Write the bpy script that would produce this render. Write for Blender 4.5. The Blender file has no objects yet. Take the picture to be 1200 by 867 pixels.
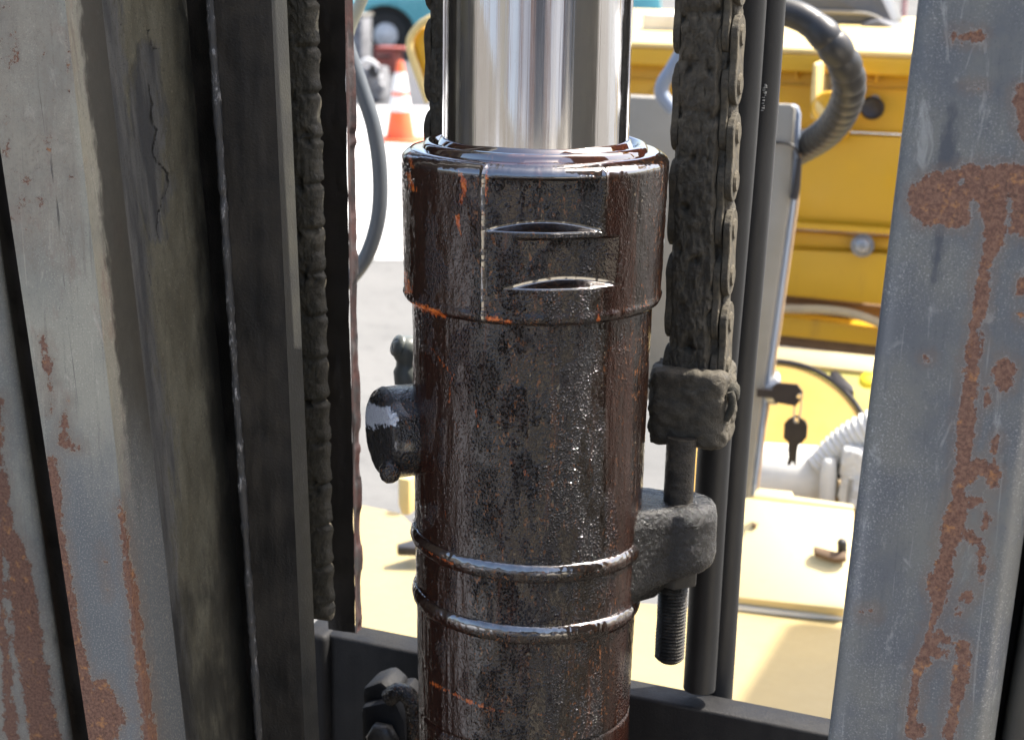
import bpy, bmesh, math, random
import numpy as np
from mathutils import Vector, Matrix, Euler
rad = math.radians
SC = bpy.context.scene
COL = SC.collection
rng = np.random.default_rng(7)
random.seed(7)

# ------------------------------------------------------------------ camera
# world frame = frame of the lift mast: X along the mast, Y to the back of the
# truck, Z up; the axis of the lift cylinder is X = Y = 0, the ground is Z = 0
FP, DIST, CZ = 2000.0, .66, 1.55
PSI, PITCH, ROLL = rad(18), rad(14.5), rad(1.0)
Fv = np.array([-math.sin(PSI)*math.cos(PITCH), math.cos(PSI)*math.cos(PITCH), -math.sin(PITCH)])
R0 = np.array([math.cos(PSI), math.sin(PSI), 0.])
U0 = np.cross(R0, Fv)
RV = R0*math.cos(ROLL) + U0*math.sin(ROLL)
UV = U0*math.cos(ROLL) - R0*math.sin(ROLL)
CAM = np.array([DIST*math.sin(PSI), -DIST*math.cos(PSI), CZ]) - R0*.0075
cam = bpy.data.cameras.new('camera')
camo = bpy.data.objects.new('camera', cam); COL.objects.link(camo)
camo.matrix_world = Matrix(((RV[0], UV[0], -Fv[0], CAM[0]), (RV[1], UV[1], -Fv[1], CAM[1]), (RV[2], UV[2], -Fv[2], CAM[2]), (0, 0, 0, 1)))
cam.sensor_width = 36; cam.lens = FP/1200*36
cam.clip_start = .05; cam.clip_end = 2000
cam.dof.use_dof = True; cam.dof.focus_distance = .63; cam.dof.aperture_fstop = 24
SC.camera = camo

# ------------------------------------------------------------------ light
SUN_EL = rad(57)
SUN_H = np.array([.80, .60])                    # where the sun stands: behind the mast
sun_vec = np.array([SUN_H[0]*math.cos(SUN_EL), SUN_H[1]*math.cos(SUN_EL), math.sin(SUN_EL)])
w = bpy.data.worlds.new('World'); SC.world = w; w.use_nodes = True
nt = w.node_tree; nt.nodes.clear()
sky = nt.nodes.new('ShaderNodeTexSky'); sky.sky_type = 'NISHITA'; sky.sun_disc = False
sky.sun_elevation = SUN_EL; sky.sun_rotation = math.atan2(SUN_H[0], SUN_H[1])
sky.dust_density = 4.0; sky.air_density = 1.0; sky.ozone_density = .5
bg = nt.nodes.new('ShaderNodeBackground'); bg.inputs['Strength'].default_value = .15
wo = nt.nodes.new('ShaderNodeOutputWorld')
nt.links.new(sky.outputs[0], bg.inputs[0]); nt.links.new(bg.outputs[0], wo.inputs[0])
sl = bpy.data.lights.new('sun', 'SUN'); sl.energy = 4.2; sl.angle = rad(.5); sl.color = (1, .95, .86)
slo = bpy.data.objects.new('sun', sl); COL.objects.link(slo)
slo.rotation_euler = Vector(sun_vec).to_track_quat('Z', 'Y').to_euler()
SC.view_settings.view_transform = 'Standard'; SC.view_settings.look = 'None'
SC.view_settings.exposure = 1.5; SC.view_settings.gamma = 1

# ------------------------------------------------------------------ rays of the photograph
def ray(x, y): return Fv*FP + RV*(x-600) - UV*(y-433.5)
def onY(x, y, Y): d = ray(x, y); return CAM + d*((Y-CAM[1])/d[1])
def onX(x, y, X): d = ray(x, y); return CAM + d*((X-CAM[0])/d[0])
def onZ(x, y, Z): d = ray(x, y); return CAM + d*((Z-CAM[2])/d[2])
def onP(x, y, p0, n):
    d = ray(x, y); n = np.asarray(n, float)
    return CAM + d*(np.dot(np.asarray(p0)-CAM, n)/np.dot(d, n))
def proj(P):
    v = np.asarray(P) - CAM; dd = v@Fv
    return 600 + FP*(v@RV)/dd, 433.5 - FP*(v@UV)/dd
def zrow(y):                                       # height on the cylinder axis seen at image row y
    a = PITCH + math.atan((y-433.5)/FP)
    return CZ - DIST*math.tan(a)

# ------------------------------------------------------------------ numpy noise
def _hash(ix, iy, iz, s):
    h = (ix*374761393 + iy*668265263 + iz*2147483647 + s*974634777) & 0xFFFFFFFF
    h = ((h ^ (h >> 13))*1274126177) & 0xFFFFFFFF
    return ((h ^ (h >> 16)) & 0xFFFF)/65535.0
def vnoise(x, y, z=0., s=0):
    x, y, z = np.broadcast_arrays(np.asarray(x, float), np.asarray(y, float), np.asarray(z, float))
    ix, iy, iz = [np.floor(a).astype(np.int64) for a in (x, y, z)]
    fx, fy, fz = x-ix, y-iy, z-iz
    fx, fy, fz = [f*f*(3-2*f) for f in (fx, fy, fz)]
    r = 0
    for dx in (0, 1):
        for dy in (0, 1):
            for dz in (0, 1):
                r = r + _hash(ix+dx, iy+dy, iz+dz, s)*(fx if dx else 1-fx)*(fy if dy else 1-fy)*(fz if dz else 1-fz)
    return r*2-1
def fbm(x, y, z=0., s=0, o=4):
    r = 0; a = 1.; t = 0
    for k in range(o):
        r = r + a*vnoise(np.asarray(x)*2**k, np.asarray(y)*2**k, np.asarray(z)*2**k, s+k); t += a; a *= .5
    return r/t
def sstep(a, b, x):
    t = np.clip((x-a)/(b-a), 0, 1); return t*t*(3-2*t)
def pdist(px, py, pts):
    """signed closeness to a polyline [(x, y, half width)...]: positive inside"""
    best = np.full(np.shape(px), -1e9)
    for (x0, y0, w0), (x1, y1, w1) in zip(pts[:-1], pts[1:]):
        dx, dy = x1-x0, y1-y0; L = dx*dx+dy*dy + 1e-9
        t = np.clip(((px-x0)*dx + (py-y0)*dy)/L, 0, 1)
        d = np.hypot(px-x0-t*dx, py-y0-t*dy)
        best = np.maximum(best, w0+(w1-w0)*t-d)
    return best

# ------------------------------------------------------------------ object helpers
def wloc(o):
    v = np.zeros(3)
    while o is not None: v = v + np.array(o.location); o = o.parent
    return v
def obj(name, V, F, mat, parent=None, smooth=True, origin=None, attrs=None, kind=None, label=None, angle=None):
    V = np.asarray(V, float)
    if parent is not None: org = wloc(parent); loc = (0, 0, 0)
    else:
        org = np.array(origin) if origin is not None else np.array([V[:, 0].mean(), V[:, 1].mean(), V[:, 2].min()])
        loc = org
    me = bpy.data.meshes.new(name)
    me.from_pydata((V-org).tolist(), [], [tuple(int(i) for i in f) for f in F])
    me.validate()
    bm = bmesh.new(); bm.from_mesh(me)
    bmesh.ops.recalc_face_normals(bm, faces=bm.faces)
    bm.to_mesh(me); bm.free()
    if smooth:
        me.polygons.foreach_set('use_smooth', [True]*len(me.polygons))
        me.set_sharp_from_angle(angle=rad(angle or 62))
    if attrs:
        if 'orange' in attrs and 'fleck' not in attrs: attrs = dict(attrs, fleck=np.full(len(V), -40.))
        for k, a in attrs.items():
            at = me.attributes.new(k, 'FLOAT', 'POINT')
            at.data.foreach_set('value', np.asarray(a, np.float32).ravel())
    if mat: me.materials.append(mat)
    o = bpy.data.objects.new(name, me); COL.objects.link(o); o.location = loc
    if parent is not None: o.parent = parent
    if kind: o['kind'] = kind
    if label: o['label'] = label
    return o
def tag(o, label, cat, group=None):
    o['label'] = label; o['category'] = cat
    if group: o['group'] = group
    return o
def thing(name, label, cat, loc, group=None):
    o = bpy.data.objects.new(name, None); COL.objects.link(o); o.location = tuple(float(v) for v in loc)
    o.empty_display_size = .02
    return tag(o, label, cat, group)
class MB:
    """collects shapes into one mesh"""
    def __init__(s): s.V = []; s.F = []
    def add(s, V, F):
        n = len(s.V); s.V += [tuple(map(float, v)) for v in V]; s.F += [tuple(int(i)+n for i in f) for f in F]; return s
    def build(s, name, mat, parent=None, **k): return obj(name, s.V, s.F, mat, parent, **k)
def grid(P, closeu=False, closev=False):
    n, m = P.shape[:2]
    i = np.arange(n*m).reshape(n, m)
    if closeu: i = np.vstack([i, i[:1]])
    if closev: i = np.hstack([i, i[:, :1]])
    F = np.stack([i[:-1, :-1], i[1:, :-1], i[1:, 1:], i[:-1, 1:]], -1).reshape(-1, 4)
    return P.reshape(-1, 3), F
def basis(d):
    d = np.asarray(d, float); d = d/np.linalg.norm(d)
    a = np.array([0, 0, 1.]) if abs(d[2]) < .9 else np.array([1., 0, 0])
    u = np.cross(d, a); u /= np.linalg.norm(u)
    return d, u, np.cross(d, u)
def lathe(p, d, prof, n=32, caps=True):
    """profile [(distance along d, radius)]"""
    d, u, v = basis(d); p = np.asarray(p, float)
    a = np.linspace(0, 2*math.pi, n, endpoint=False)
    P = np.array([[p + d*t + (u*math.cos(x)+v*math.sin(x))*r for x in a] for t, r in prof])
    V, F = grid(P, closev=True); V = list(V); F = [tuple(f) for f in F]
    if caps:
        F.append(tuple(range(n))); F.append(tuple(range((len(prof)-1)*n, len(prof)*n)))
    return V, F
def cyl(p0, p1, r0, r1=None, n=24):
    p0, p1 = np.asarray(p0, float), np.asarray(p1, float); L = np.linalg.norm(p1-p0)
    return lathe(p0, p1-p0, [(0, r0), (L, r0 if r1 is None else r1)], n)
def spline(pts, n=60):
    pts = np.asarray(pts, float); m = len(pts)
    q = np.vstack([2*pts[0]-pts[1], pts, 2*pts[-1]-pts[-2]]); out = []
    for i in range(m-1):
        p0, p1, p2, p3 = q[i:i+4]
        k = max(2, n//(m-1))
        for t in np.linspace(0, 1, k, endpoint=False):
            out.append(.5*((2*p1)+(-p0+p2)*t+(2*p0-5*p1+4*p2-p3)*t*t+(-p0+3*p1-3*p2+p3)*t**3))
    out.append(pts[-1]); return np.array(out)
def tube(path, r, n=16, caps=True):
    path = np.asarray(path, float); m = len(path)
    r = np.full(m, r) if np.isscalar(r) else np.asarray(r)
    T = np.gradient(path, axis=0); T /= np.linalg.norm(T, axis=1)[:, None]
    _, u, _ = basis(T[0]); rings = []
    a = np.linspace(0, 2*math.pi, n, endpoint=False)
    for i in range(m):
        u = u - T[i]*np.dot(u, T[i]); u /= np.linalg.norm(u); v = np.cross(T[i], u)
        rings.append(path[i] + (np.cos(a)[:, None]*u + np.sin(a)[:, None]*v)*r[i])
    V, F = grid(np.array(rings), closev=True); F = [tuple(f) for f in F]
    if caps: F.append(tuple(range(n))); F.append(tuple(range((m-1)*n, m*n)))
    return list(V), F
def box(c, s, R=None):
    c = np.asarray(c, float); s = np.asarray(s, float)/2
    V = np.array([[x, y, z] for x in (-1, 1) for y in (-1, 1) for z in (-1, 1)])*s
    if R is not None: V = V@np.asarray(R).T
    return V+c, [(0, 1, 3, 2), (4, 6, 7, 5), (0, 4, 5, 1), (2, 3, 7, 6), (0, 2, 6, 4), (1, 5, 7, 3)]
def prism(poly, vec):
    """closed polygon of 3D points extruded by a vector"""
    poly = [np.asarray(p, float) for p in poly]; n = len(poly); vec = np.asarray(vec, float)
    V = poly + [p+vec for p in poly]
    F = [tuple(range(n)), tuple(range(2*n-1, n-1, -1))] + [(i, (i+1) % n, n+(i+1) % n, n+i) for i in range(n)]
    return V, F
def bevel(o, wd, seg=2):
    me = o.data; bm = bmesh.new(); bm.from_mesh(me)
    ed = [e for e in bm.edges if len(e.link_faces) == 2 and e.calc_face_angle(0) > rad(25)]
    bmesh.ops.bevel(bm, geom=ed, offset=wd, segments=seg, affect='EDGES', profile=.5, clamp_overlap=True)
    bm.to_mesh(me); bm.free()
    me.polygons.foreach_set('use_smooth', [True]*len(me.polygons)); me.set_sharp_from_angle(angle=rad(40))
    return o
def panel(name, px, Y, thick, mat, parent=None, bev=.002, **k):
    """outline read in the photograph, standing on the plane Y, with its own thickness"""
    V, F = prism([onY(x, y, Y) for x, y in px], (0, thick, 0))
    o = obj(name, V, F, mat, parent, smooth=False, **k)
    return bevel(o, bev) if bev else o
def slab(name, px, p0, n, thick, mat, parent=None, bev=.002, **k):
    n = np.asarray(n, float); n /= np.linalg.norm(n)
    V, F = prism([onP(x, y, p0, n) for x, y in px], -n*thick)
    o = obj(name, V, F, mat, parent, smooth=False, **k)
    return bevel(o, bev) if bev else o

# ------------------------------------------------------------------ materials
class Mat:
    def __init__(s, name, base=(.5, .5, .5), rough=.5, metal=0., spec=.5):
        s.m = bpy.data.materials.new(name); s.m.use_nodes = True
        s.nt = s.m.node_tree; s.b = s.nt.nodes['Principled BSDF']
        s.set('Base Color', (*base, 1)); s.set('Roughness', rough); s.set('Metallic', metal); s.set('Specular IOR Level', spec)
        s.tc = None
    def set(s, k, v):
        if isinstance(v, bpy.types.NodeSocket): s.nt.links.new(v, s.b.inputs[k])
        else: s.b.inputs[k].default_value = v
    def n(s, t, **k):
        nd = s.nt.nodes.new(t)
        for a, v in k.items(): setattr(nd, a, v)
        return nd
    def L(s, a, b): s.nt.links.new(a, b)
    def put(s, sock, v):
        if isinstance(v, bpy.types.NodeSocket): s.L(v, sock)
        else: sock.default_value = v
    def co(s, sc=(1, 1, 1), rot=(0, 0, 0)):
        if s.tc is None: s.tc = s.n('ShaderNodeTexCoord')
        mp = s.n('ShaderNodeMapping'); mp.inputs['Scale'].default_value = sc; mp.inputs['Rotation'].default_value = rot
        s.L(s.tc.outputs['Object'], mp.inputs['Vector']); return mp.outputs[0]
    def noise(s, scale, detail=4, rough=.55, sc=(1, 1, 1), dist=0.):
        nd = s.n('ShaderNodeTexNoise'); nd.inputs['Scale'].default_value = scale; nd.inputs['Detail'].default_value = detail
        nd.inputs['Roughness'].default_value = rough; nd.inputs['Distortion'].default_value = dist
        s.L(s.co(sc), nd.inputs['Vector']); return nd.outputs[0]
    def voro(s, scale, feature='F1', sc=(1, 1, 1), rnd=1.):
        nd = s.n('ShaderNodeTexVoronoi', feature=feature); nd.inputs['Scale'].default_value = scale
        nd.inputs['Randomness'].default_value = rnd
        s.L(s.co(sc), nd.inputs['Vector']); return nd.outputs['Distance']
    def attr(s, name):
        nd = s.n('ShaderNodeAttribute'); nd.attribute_name = name; return nd.outputs['Fac']
    def math(s, op, a, b=0., c=0.):
        nd = s.n('ShaderNodeMath', operation=op)
        for i, v in enumerate((a, b, c)): s.put(nd.inputs[i], v)
        return nd.outputs[0]
    def rng(s, v, a, b, c=0., d=1., smooth=True):
        nd = s.n('ShaderNodeMapRange', interpolation_type='SMOOTHSTEP' if smooth else 'LINEAR')
        for k, x in zip((0, 1, 2, 3, 4), (v, a, b, c, d)): s.put(nd.inputs[k], x)
        return nd.outputs[0]
    def mix(s, f, a, b):
        nd = s.n('ShaderNodeMix', data_type='RGBA')
        s.put(nd.inputs[0], f)
        for k, v in ((6, a), (7, b)): s.put(nd.inputs[k], v if isinstance(v, bpy.types.NodeSocket) else (*v, 1))
        return nd.outputs[2]
    def mul(s, f, a, b):
        nd = s.n('ShaderNodeMix', data_type='RGBA', blend_type='MULTIPLY'); s.put(nd.inputs[0], f)
        for k, v in ((6, a), (7, b)): s.put(nd.inputs[k], v if isinstance(v, bpy.types.NodeSocket) else (*v, 1))
        return nd.outputs[2]
    def bump(s, h, strength=.5, dist=.001, prev=None):
        nd = s.n('ShaderNodeBump'); s.put(nd.inputs['Strength'], strength); nd.inputs['Distance'].default_value = dist
        s.L(h, nd.inputs['Height'])
        if prev is not None: s.L(prev, nd.inputs['Normal'])
        s.L(nd.outputs[0], s.b.inputs['Normal']); return nd.outputs[0]

def worn(name, base, alt, rough=.55, scale=60, bump=.25, spec=.4, metal=0., streak=True, amt=1., bscale=900):
    """painted or bare metal with blotches, vertical streaks and dust"""
    m = Mat(name, base, rough, metal, spec)
    a = m.noise(scale, 6, .62)
    b = m.noise(scale*2.5, 4, .6, (1, 1, .06) if streak else (1, 1, 1))
    f = m.rng(m.math('ADD', m.math('MULTIPLY', a, .6), m.math('MULTIPLY', b, .4)), .35, .68, 0, amt)
    m.set('Base Color', m.mix(f, base, alt))
    m.set('Roughness', m.rng(a, .3, .7, rough-.12, rough+.15))
    m.bump(m.noise(bscale, 3, .6), bump, .0004)
    return m.m

RUST_A, RUST_B = (.105, .049, .034), (.205, .112, .072)
def rail_paint(name, base, alt, dark, rough=.42, spec=.5, speck=(.5, .5, .47), mott=.0):
    """old grey mast paint: speckle, streaks, scratches; rust where the rust attribute says so, grime likewise"""
    m = Mat(name, base, rough, 0, spec)
    a = m.noise(28, 6, .65); st = m.noise(520, 4, .65, (1, 1, .05)); fine = m.noise(1500, 3, .7)
    c = m.mix(m.rng(a, .36, .66), base, alt)
    c = m.mix(m.rng(st, .52, .74, 0, .32), c, dark)
    c = m.mix(m.math('MULTIPLY', m.rng(fine, .53, .68, 0, .8), m.rng(m.noise(45, 4, .6, (1, 1, .5)), .36, .60)), c, speck)
    # scuffs: slanting short scratches
    c = m.mix(m.rng(m.noise(1100, 4, .75, (1, 1, .8)), .55, .70, 0, .5), c, dark)
    sc = m.noise(420, 2, .5, (1, .4, .05), .8)
    c = m.mix(m.rng(sc, .68, .74, 0, .35), c, speck)
    c = m.mix(m.math('MULTIPLY', m.rng(m.noise(110, 5, .75, (1, 1, .35), 1.2), .57, .68), .45), c, speck)
    c = m.mix(m.math('MULTIPLY', m.rng(m.noise(75, 5, .7, (1, 1, .6)), .54, .68), mott), c, (.20, .125, .095))
    gr = m.attr('grime_shade')
    c = m.mix(m.rng(m.math('ADD', gr, m.math('MULTIPLY', m.math('SUBTRACT', m.noise(160, 5, .7, (1, 1, .3)), .5), 14.)), -2, 3, 0, .9), c, dark)
    c = m.mix(m.rng(m.math('ADD', m.attr('tone'), m.math('MULTIPLY', m.math('SUBTRACT', m.noise(60, 5, .7, (1, 1, .35)), .5), .9)), .15, .85), c, m.mix(m.rng(fine, .5, .7, 0, .6), (.105, .112, .115), speck))
    ru = m.attr('rust')
    rn = m.math('ADD', ru, m.math('ADD', m.math('MULTIPLY', m.math('SUBTRACT', m.noise(620, 6, .82), .5), 21.), m.math('MULTIPLY', m.math('SUBTRACT', m.noise(150, 5, .72), .5), 24.)))
    rm = m.rng(rn, -.8, .8)
    c = m.mix(m.rng(rn, -16, -1, 0, .38), c, (.15, .105, .075))
    lip = m.math('MULTIPLY', m.rng(rn, -2.2, -.7), m.rng(rn, .2, -.5))
    rc = m.mix(m.rng(m.noise(900, 5, .7), .35, .65), RUST_A, RUST_B)
    rc = m.mix(m.rng(m.noise(260, 4, .7), .56, .7, 0, .8), rc, (.36, .17, .065))
    rc = m.mix(m.rng(m.noise(420, 5, .75), .55, .68, 0, .8), rc, (.055, .028, .020))
    c = m.mix(m.math('MULTIPLY', lip, .5), c, speck)
    c = m.mix(rm, c, rc)
    scr = m.attr('scratch')
    c = m.mix(m.rng(scr, -.4, .4, 0, .85), c, (.045, .04, .035))
    m.set('Base Color', c)
    r0 = m.rng(a, .3, .7, rough-.1, rough+.14)
    m.set('Roughness', m.math('ADD', m.math('MULTIPLY', rm, .85-rough), r0))
    h = m.math('ADD', m.math('MULTIPLY', fine, .10), m.math('MULTIPLY', m.math('SUBTRACT', 1., rm), .55))
    h = m.math('ADD', h, m.math('MULTIPLY', m.math('MULTIPLY', rm, m.noise(1300, 4, .7)), .5))
    h = m.math('ADD', h, m.math('MULTIPLY', lip, .5))
    m.bump(h, .55, .0006)
    return m.m
M = {}
M['rail_right'] = rail_paint('blue_grey_mast_paint', (.098, .107, .118), (.140, .141, .128), (.050, .057, .070), .38, .5, (.34, .345, .33))
M['rail_left'] = rail_paint('pale_grey_mast_paint', (.262, .248, .195), (.205, .20, .166), (.034, .031, .025), .55, .4, (.42, .39, .32), .38)
M['rail_dark'] = worn('dark_greased_steel', (.0070, .0062, .0052), (.036, .030, .022), .6, 38, .9, .3)
M['rail_strip'] = worn('grey_worn_edge_paint', (.030, .030, .029), (.048, .046, .037), .5, 50, .5)
M['black_paint'] = worn('black_flaking_paint', (.0085, .0075, .007), (.020, .0155, .013), .5, 60, .6, .5, bscale=350)

def oil(name, base, deep, droplet=1., rough=.09, coat=.0):
    """steel wet with dark red brown oil: tiny drops, vertical runs, backlit glow of thin film painted orange"""
    m = Mat(name, base, rough, 0, .6)
    a = m.noise(55, 5, .65, (1, 1, .35)); f = m.noise(420, 5, .7); v = m.noise(210, 4, .65, (1, 1, .08))
    c = m.mix(m.rng(a, .35, .68), base, deep)
    c = m.mix(m.rng(v, .56, .74, 0, .6), c, (.075, .026, .012))
    sp = m.math('MULTIPLY', m.rng(m.noise(620, 4, .7, (1, 1, .55)), .56, .65), m.rng(m.noise(80, 4, .65, (1, 1, .3)), .44, .58))
    c = m.mix(m.math('MULTIPLY', sp, .8), c, (.19, .072, .024))
    bl = m.math('MULTIPLY', m.rng(m.noise(480, 5, .75, (1, 1, .4)), .50, .62), m.rng(m.noise(70, 4, .6, (1, 1, .3), 1.), .42, .6))
    c = m.mix(m.math('MULTIPLY', bl, .8), c, (.006, .004, .003))
    sp2 = m.math('MULTIPLY', m.rng(m.noise(650, 3, .6, (1, 1, .6)), .66, .71), m.rng(m.noise(60, 3, .6), .5, .6))
    c = m.mix(m.math('MULTIPLY', sp2, .5), c, (.30, .25, .17))  # pale specks paint small glints into the oil colour
    th = m.rng(m.math('ADD', m.attr('thin'), m.math('MULTIPLY', m.math('SUBTRACT', m.noise(130, 4, .65, (1, 1, .12)), .5), 1.2)), .2, .8)
    c = m.mix(m.math('MULTIPLY', th, .8), c, (.021, .0066, .0042))
    og = m.attr('orange')
    on = m.math('ADD', og, m.math('MULTIPLY', m.math('SUBTRACT', m.noise(520, 5, .78, (1, 1, .5)), .5), 22.))
    om = m.rng(on, -1, 2.5)
    c = m.mix(om, c, m.mix(m.rng(f, .4, .62), (.30, .05, .010), (.62, .16, .03)))
    c = m.mix(m.rng(m.math('ADD', m.attr('fleck'), m.math('MULTIPLY', m.math('SUBTRACT', m.noise(420, 5, .75), .5), 26.)), .5, 2.5), c, (.50, .51, .54))
    m.set('Base Color', c)
    m.set('Roughness', m.rng(m.noise(120, 5, .7), .35, .75, rough*.25, rough*1.3))
    m.set('Coat Roughness', .03)
    m.set('Specular IOR Level', m.math('ADD', .58, m.math('MULTIPLY', m.attr('pool'), .42)))
    pl = m.attr('pool'); m.set('Coat Weight', m.math('ADD', coat, m.math('MULTIPLY', pl, 1-coat))); m.set('Coat IOR', 2.3)
    wet = m.math('MULTIPLY', m.attr('beads'), m.math('SUBTRACT', 1., pl))
    d = m.rng(m.voro(620), .0, .5, 1, 0); d2 = m.rng(m.voro(1300, sc=(1, 1, .7)), .0, .6, 1, 0)
    keep = m.rng(m.noise(230, 3, .6), .44, .62)
    h = m.math('MULTIPLY', m.math('ADD', m.math('MULTIPLY', d, m.math('MULTIPLY', keep, 1.6)), m.math('MULTIPLY', d2, .7)), wet)
    h = m.math('ADD', h, m.math('MULTIPLY', m.noise(820, 5, .78, (1, 1, .6)), m.math('ADD', .04, m.math('MULTIPLY', wet, .55))))
    nb = m.bump(h, 1.*droplet, .0017)
    m.bump(m.noise(38, 3, .6, (1, 1, .16)), m.math('SUBTRACT', .45, m.math('MULTIPLY', pl, .45)), .0022, nb)
    return m.m
M['oil'] = oil('oil_wet_steel', (.0050, .0027, .0020), (.0115, .0050, .0033))
M['oil_port'] = oil('oil_wet_black_steel', (.004, .0032, .003), (.009, .006, .005), .8)
def chrome():
    m = Mat('polished_chrome', (.78, .78, .79), .07, 1.)
    m.set('Roughness', m.rng(m.noise(500, 3, .6, (1, 1, .012)), .35, .7, .045, .15))
    m.set('Base Color', m.mix(m.math('MULTIPLY', m.rng(m.noise(1300, 3, .7), .60, .70, 0, .4), m.rng(m.noise(90, 4, .6), .42, .6)), (.78, .79, .81), (.42, .40, .37)))
    m.bump(m.noise(900, 3, .6, (1, 1, .008)), .16, .0003)
    return m.m
M['chrome'] = chrome()
def dirt(name, base, alt, wetspec=.3, rough=.75, bs=.8, scale=230):
    m = Mat(name, base, rough, 0, wetspec)
    a = m.noise(scale, 6, .7); b = m.noise(50, 4, .6)
    c = m.mix(m.rng(a, .38, .66), base, alt)
    c = m.mix(m.rng(b, .55, .7, 0, .5), c, tuple(x*1.7 for x in alt))
    m.set('Base Color', c); m.set('Roughness', m.rng(a, .3, .7, rough-.2, min(1, rough+.15)))
    nb = m.bump(m.noise(1100, 5, .7), bs, .0006)
    m.bump(m.noise(330, 4, .7), bs, .0012, nb)
    return m.m
M['chain_dirt'] = dirt('greasy_chain_dirt', (.056, .049, .037), (.096, .084, .063), .3, .78)
M['chain_dry'] = dirt('dry_chain_dirt', (.030, .028, .021), (.056, .051, .038), .3, .75)
M['chain_plate'] = dirt('dusty_link_steel', (.060, .053, .040), (.105, .090, .065), .25, .8)
M['lug_top'] = dirt('oily_gritty_casting', (.0032, .0026, .0019), (.010, .0078, .005), .7, .30, 1.0, 420)
def web_mat():
    m = Mat('caked_mud_on_steel', (.06, .055, .04), .7, 0, .3)
    a = m.noise(70, 6, .68, (1, 1, .4)); fine = m.noise(800, 5, .7)
    c = m.mix(m.rng(a, .35, .68), (.092, .084, .060), (.140, .130, .094))
    c = m.mix(m.rng(fine, .55, .75, 0, .7), c, (.27, .245, .18))
    bare = m.attr('bare')
    bn = m.rng(m.math('ADD', bare, m.math('MULTIPLY', m.math('SUBTRACT', m.noise(330, 6, .75, (1, 1, .25)), .5), 46.)), -7, 7)
    c = m.mix(bn, c, m.mix(m.rng(m.noise(160, 4, .6, (1, 1, .1)), .38, .64), (.060, .060, .060), (.115, .112, .104)))
    c = m.mix(m.rng(m.noise(1500, 3, .7), .56, .66, 0, .6), c, (.03, .027, .02)); c = m.mix(m.rng(m.noise(260, 5, .75, (1, 1, .6)), .54, .68, 0, .5), c, (.055, .05, .036))
    ol = m.math('ADD', m.attr('grime_shade'), 3.)
    on = m.rng(m.math('ADD', ol, m.math('MULTIPLY', m.math('SUBTRACT', m.noise(110, 5, .7, (1, 1, .3)), .5), 60.)), -14, 14)
    c = m.mix(m.math('MULTIPLY', on, .75), c, (.018, .017, .015))
    cr = m.attr('crack')
    cm = m.rng(m.math('ADD', cr, m.math('MULTIPLY', m.math('SUBTRACT', fine, .5), 5.)), -.5, .6)
    c = m.mix(m.math('MULTIPLY', cm, .9), c, (.012, .011, .009))
    m.set('Base Color', c)
    m.set('Roughness', m.math('SUBTRACT', m.rng(a, .3, .7, .62, .85), m.math('MULTIPLY', bn, .22)))
    h = m.math('ADD', m.math('MULTIPLY', fine, .35), m.math('MULTIPLY', m.math('SUBTRACT', 1., bn), .6))
    h = m.math('SUBTRACT', h, m.math('MULTIPLY', cm, .8))
    m.bump(h, .7, .0008)
    return m.m
M['web'] = web_mat()
def glint_bead():
    m = Mat('weld_bead_glints', (.03, .03, .03), .4, .0, .5)
    f = m.noise(520, 5, .75, (1, 1, .35)); k = m.noise(60, 4, .7, (1, 1, .6))
    s = m.math('MULTIPLY', m.rng(f, .52, .64), m.rng(k, .46, .60))
    m.set('Base Color', m.mix(s, (.03, .03, .03), (.34, .335, .33))); m.set('Metallic', m.math('MULTIPLY', s, .3))  # bare bits of the bead, their white glints put into the colour
    m.set('Roughness', m.rng(s, 0, 1, .5, .3)); m.bump(f, .9, .001)
    return m.m
M['bead'] = glint_bead()
def rubber(name, base, rough=.5, spec=.4, dust=(.12, .115, .10), amt=.5):
    m = Mat(name, base, rough, 0, spec)
    a = m.noise(90, 5, .65, (1, 1, .25)); f = m.noise(1000, 3, .6)
    c = m.mix(m.rng(a, .42, .72, 0, amt), base, dust); c = m.mix(m.rng(f, .64, .72, 0, amt*.8), c, dust)
    m.set('Base Color', c); m.bump(f, .2, .0003); return m.m
M['hose'] = rubber('black_hydraulic_hose', (.009, .0095, .0105), .5, .35, (.03, .031, .032), .4)
M['hose_print'] = Mat('white_hose_print', (.5, .5, .48), .7).m
M['wrap'] = rubber('grey_spiral_hose_wrap', (.016, .016, .017), .42, .5, (.052, .047, .038), .5)
M['cable'] = rubber('dark_grey_cable', (.07, .08, .09), .4, .5, (.12, .12, .12), .4)
M['pale_cable'] = rubber('pale_olive_cable', (.36, .36, .28), .5, .5, (.25, .24, .2), .3)
M['cowl'] = worn('light_grey_console_paint', (.25, .23, .19), (.29, .27, .23), .5, 12, .12, .4, streak=False)
M['cowl_edge'] = worn('blue_grey_console_edge', (.20, .24, .31), (.25, .28, .33), .35, 12, .1, .5, streak=False)
M['cowl_trim'] = worn('tan_trim', (.40, .27, .16), (.33, .24, .16), .5, 20, .1, .4, streak=False)
M['plastic'] = worn('black_plastic', (.022, .020, .020), (.035, .030, .030), .45, 60, .1, .4, streak=False)
M['key'] = worn('brown_black_key_metal', (.014, .009, .009), (.024, .015, .013), .4, 120, .1, .5, streak=False)
M['steel'] = worn('dull_steel', (.33, .33, .33), (.22, .22, .21), .35, 80, .15, .5, .6, streak=False)
M['dark_steel'] = worn('dark_dirty_steel', (.015, .0145, .014), (.034, .032, .029), .45, 60, .4, .5)
M['bolt'] = worn('dusty_dark_bolt', (.022, .020, .018), (.05, .044, .034), .5, 120, .4, .5, streak=False)
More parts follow.
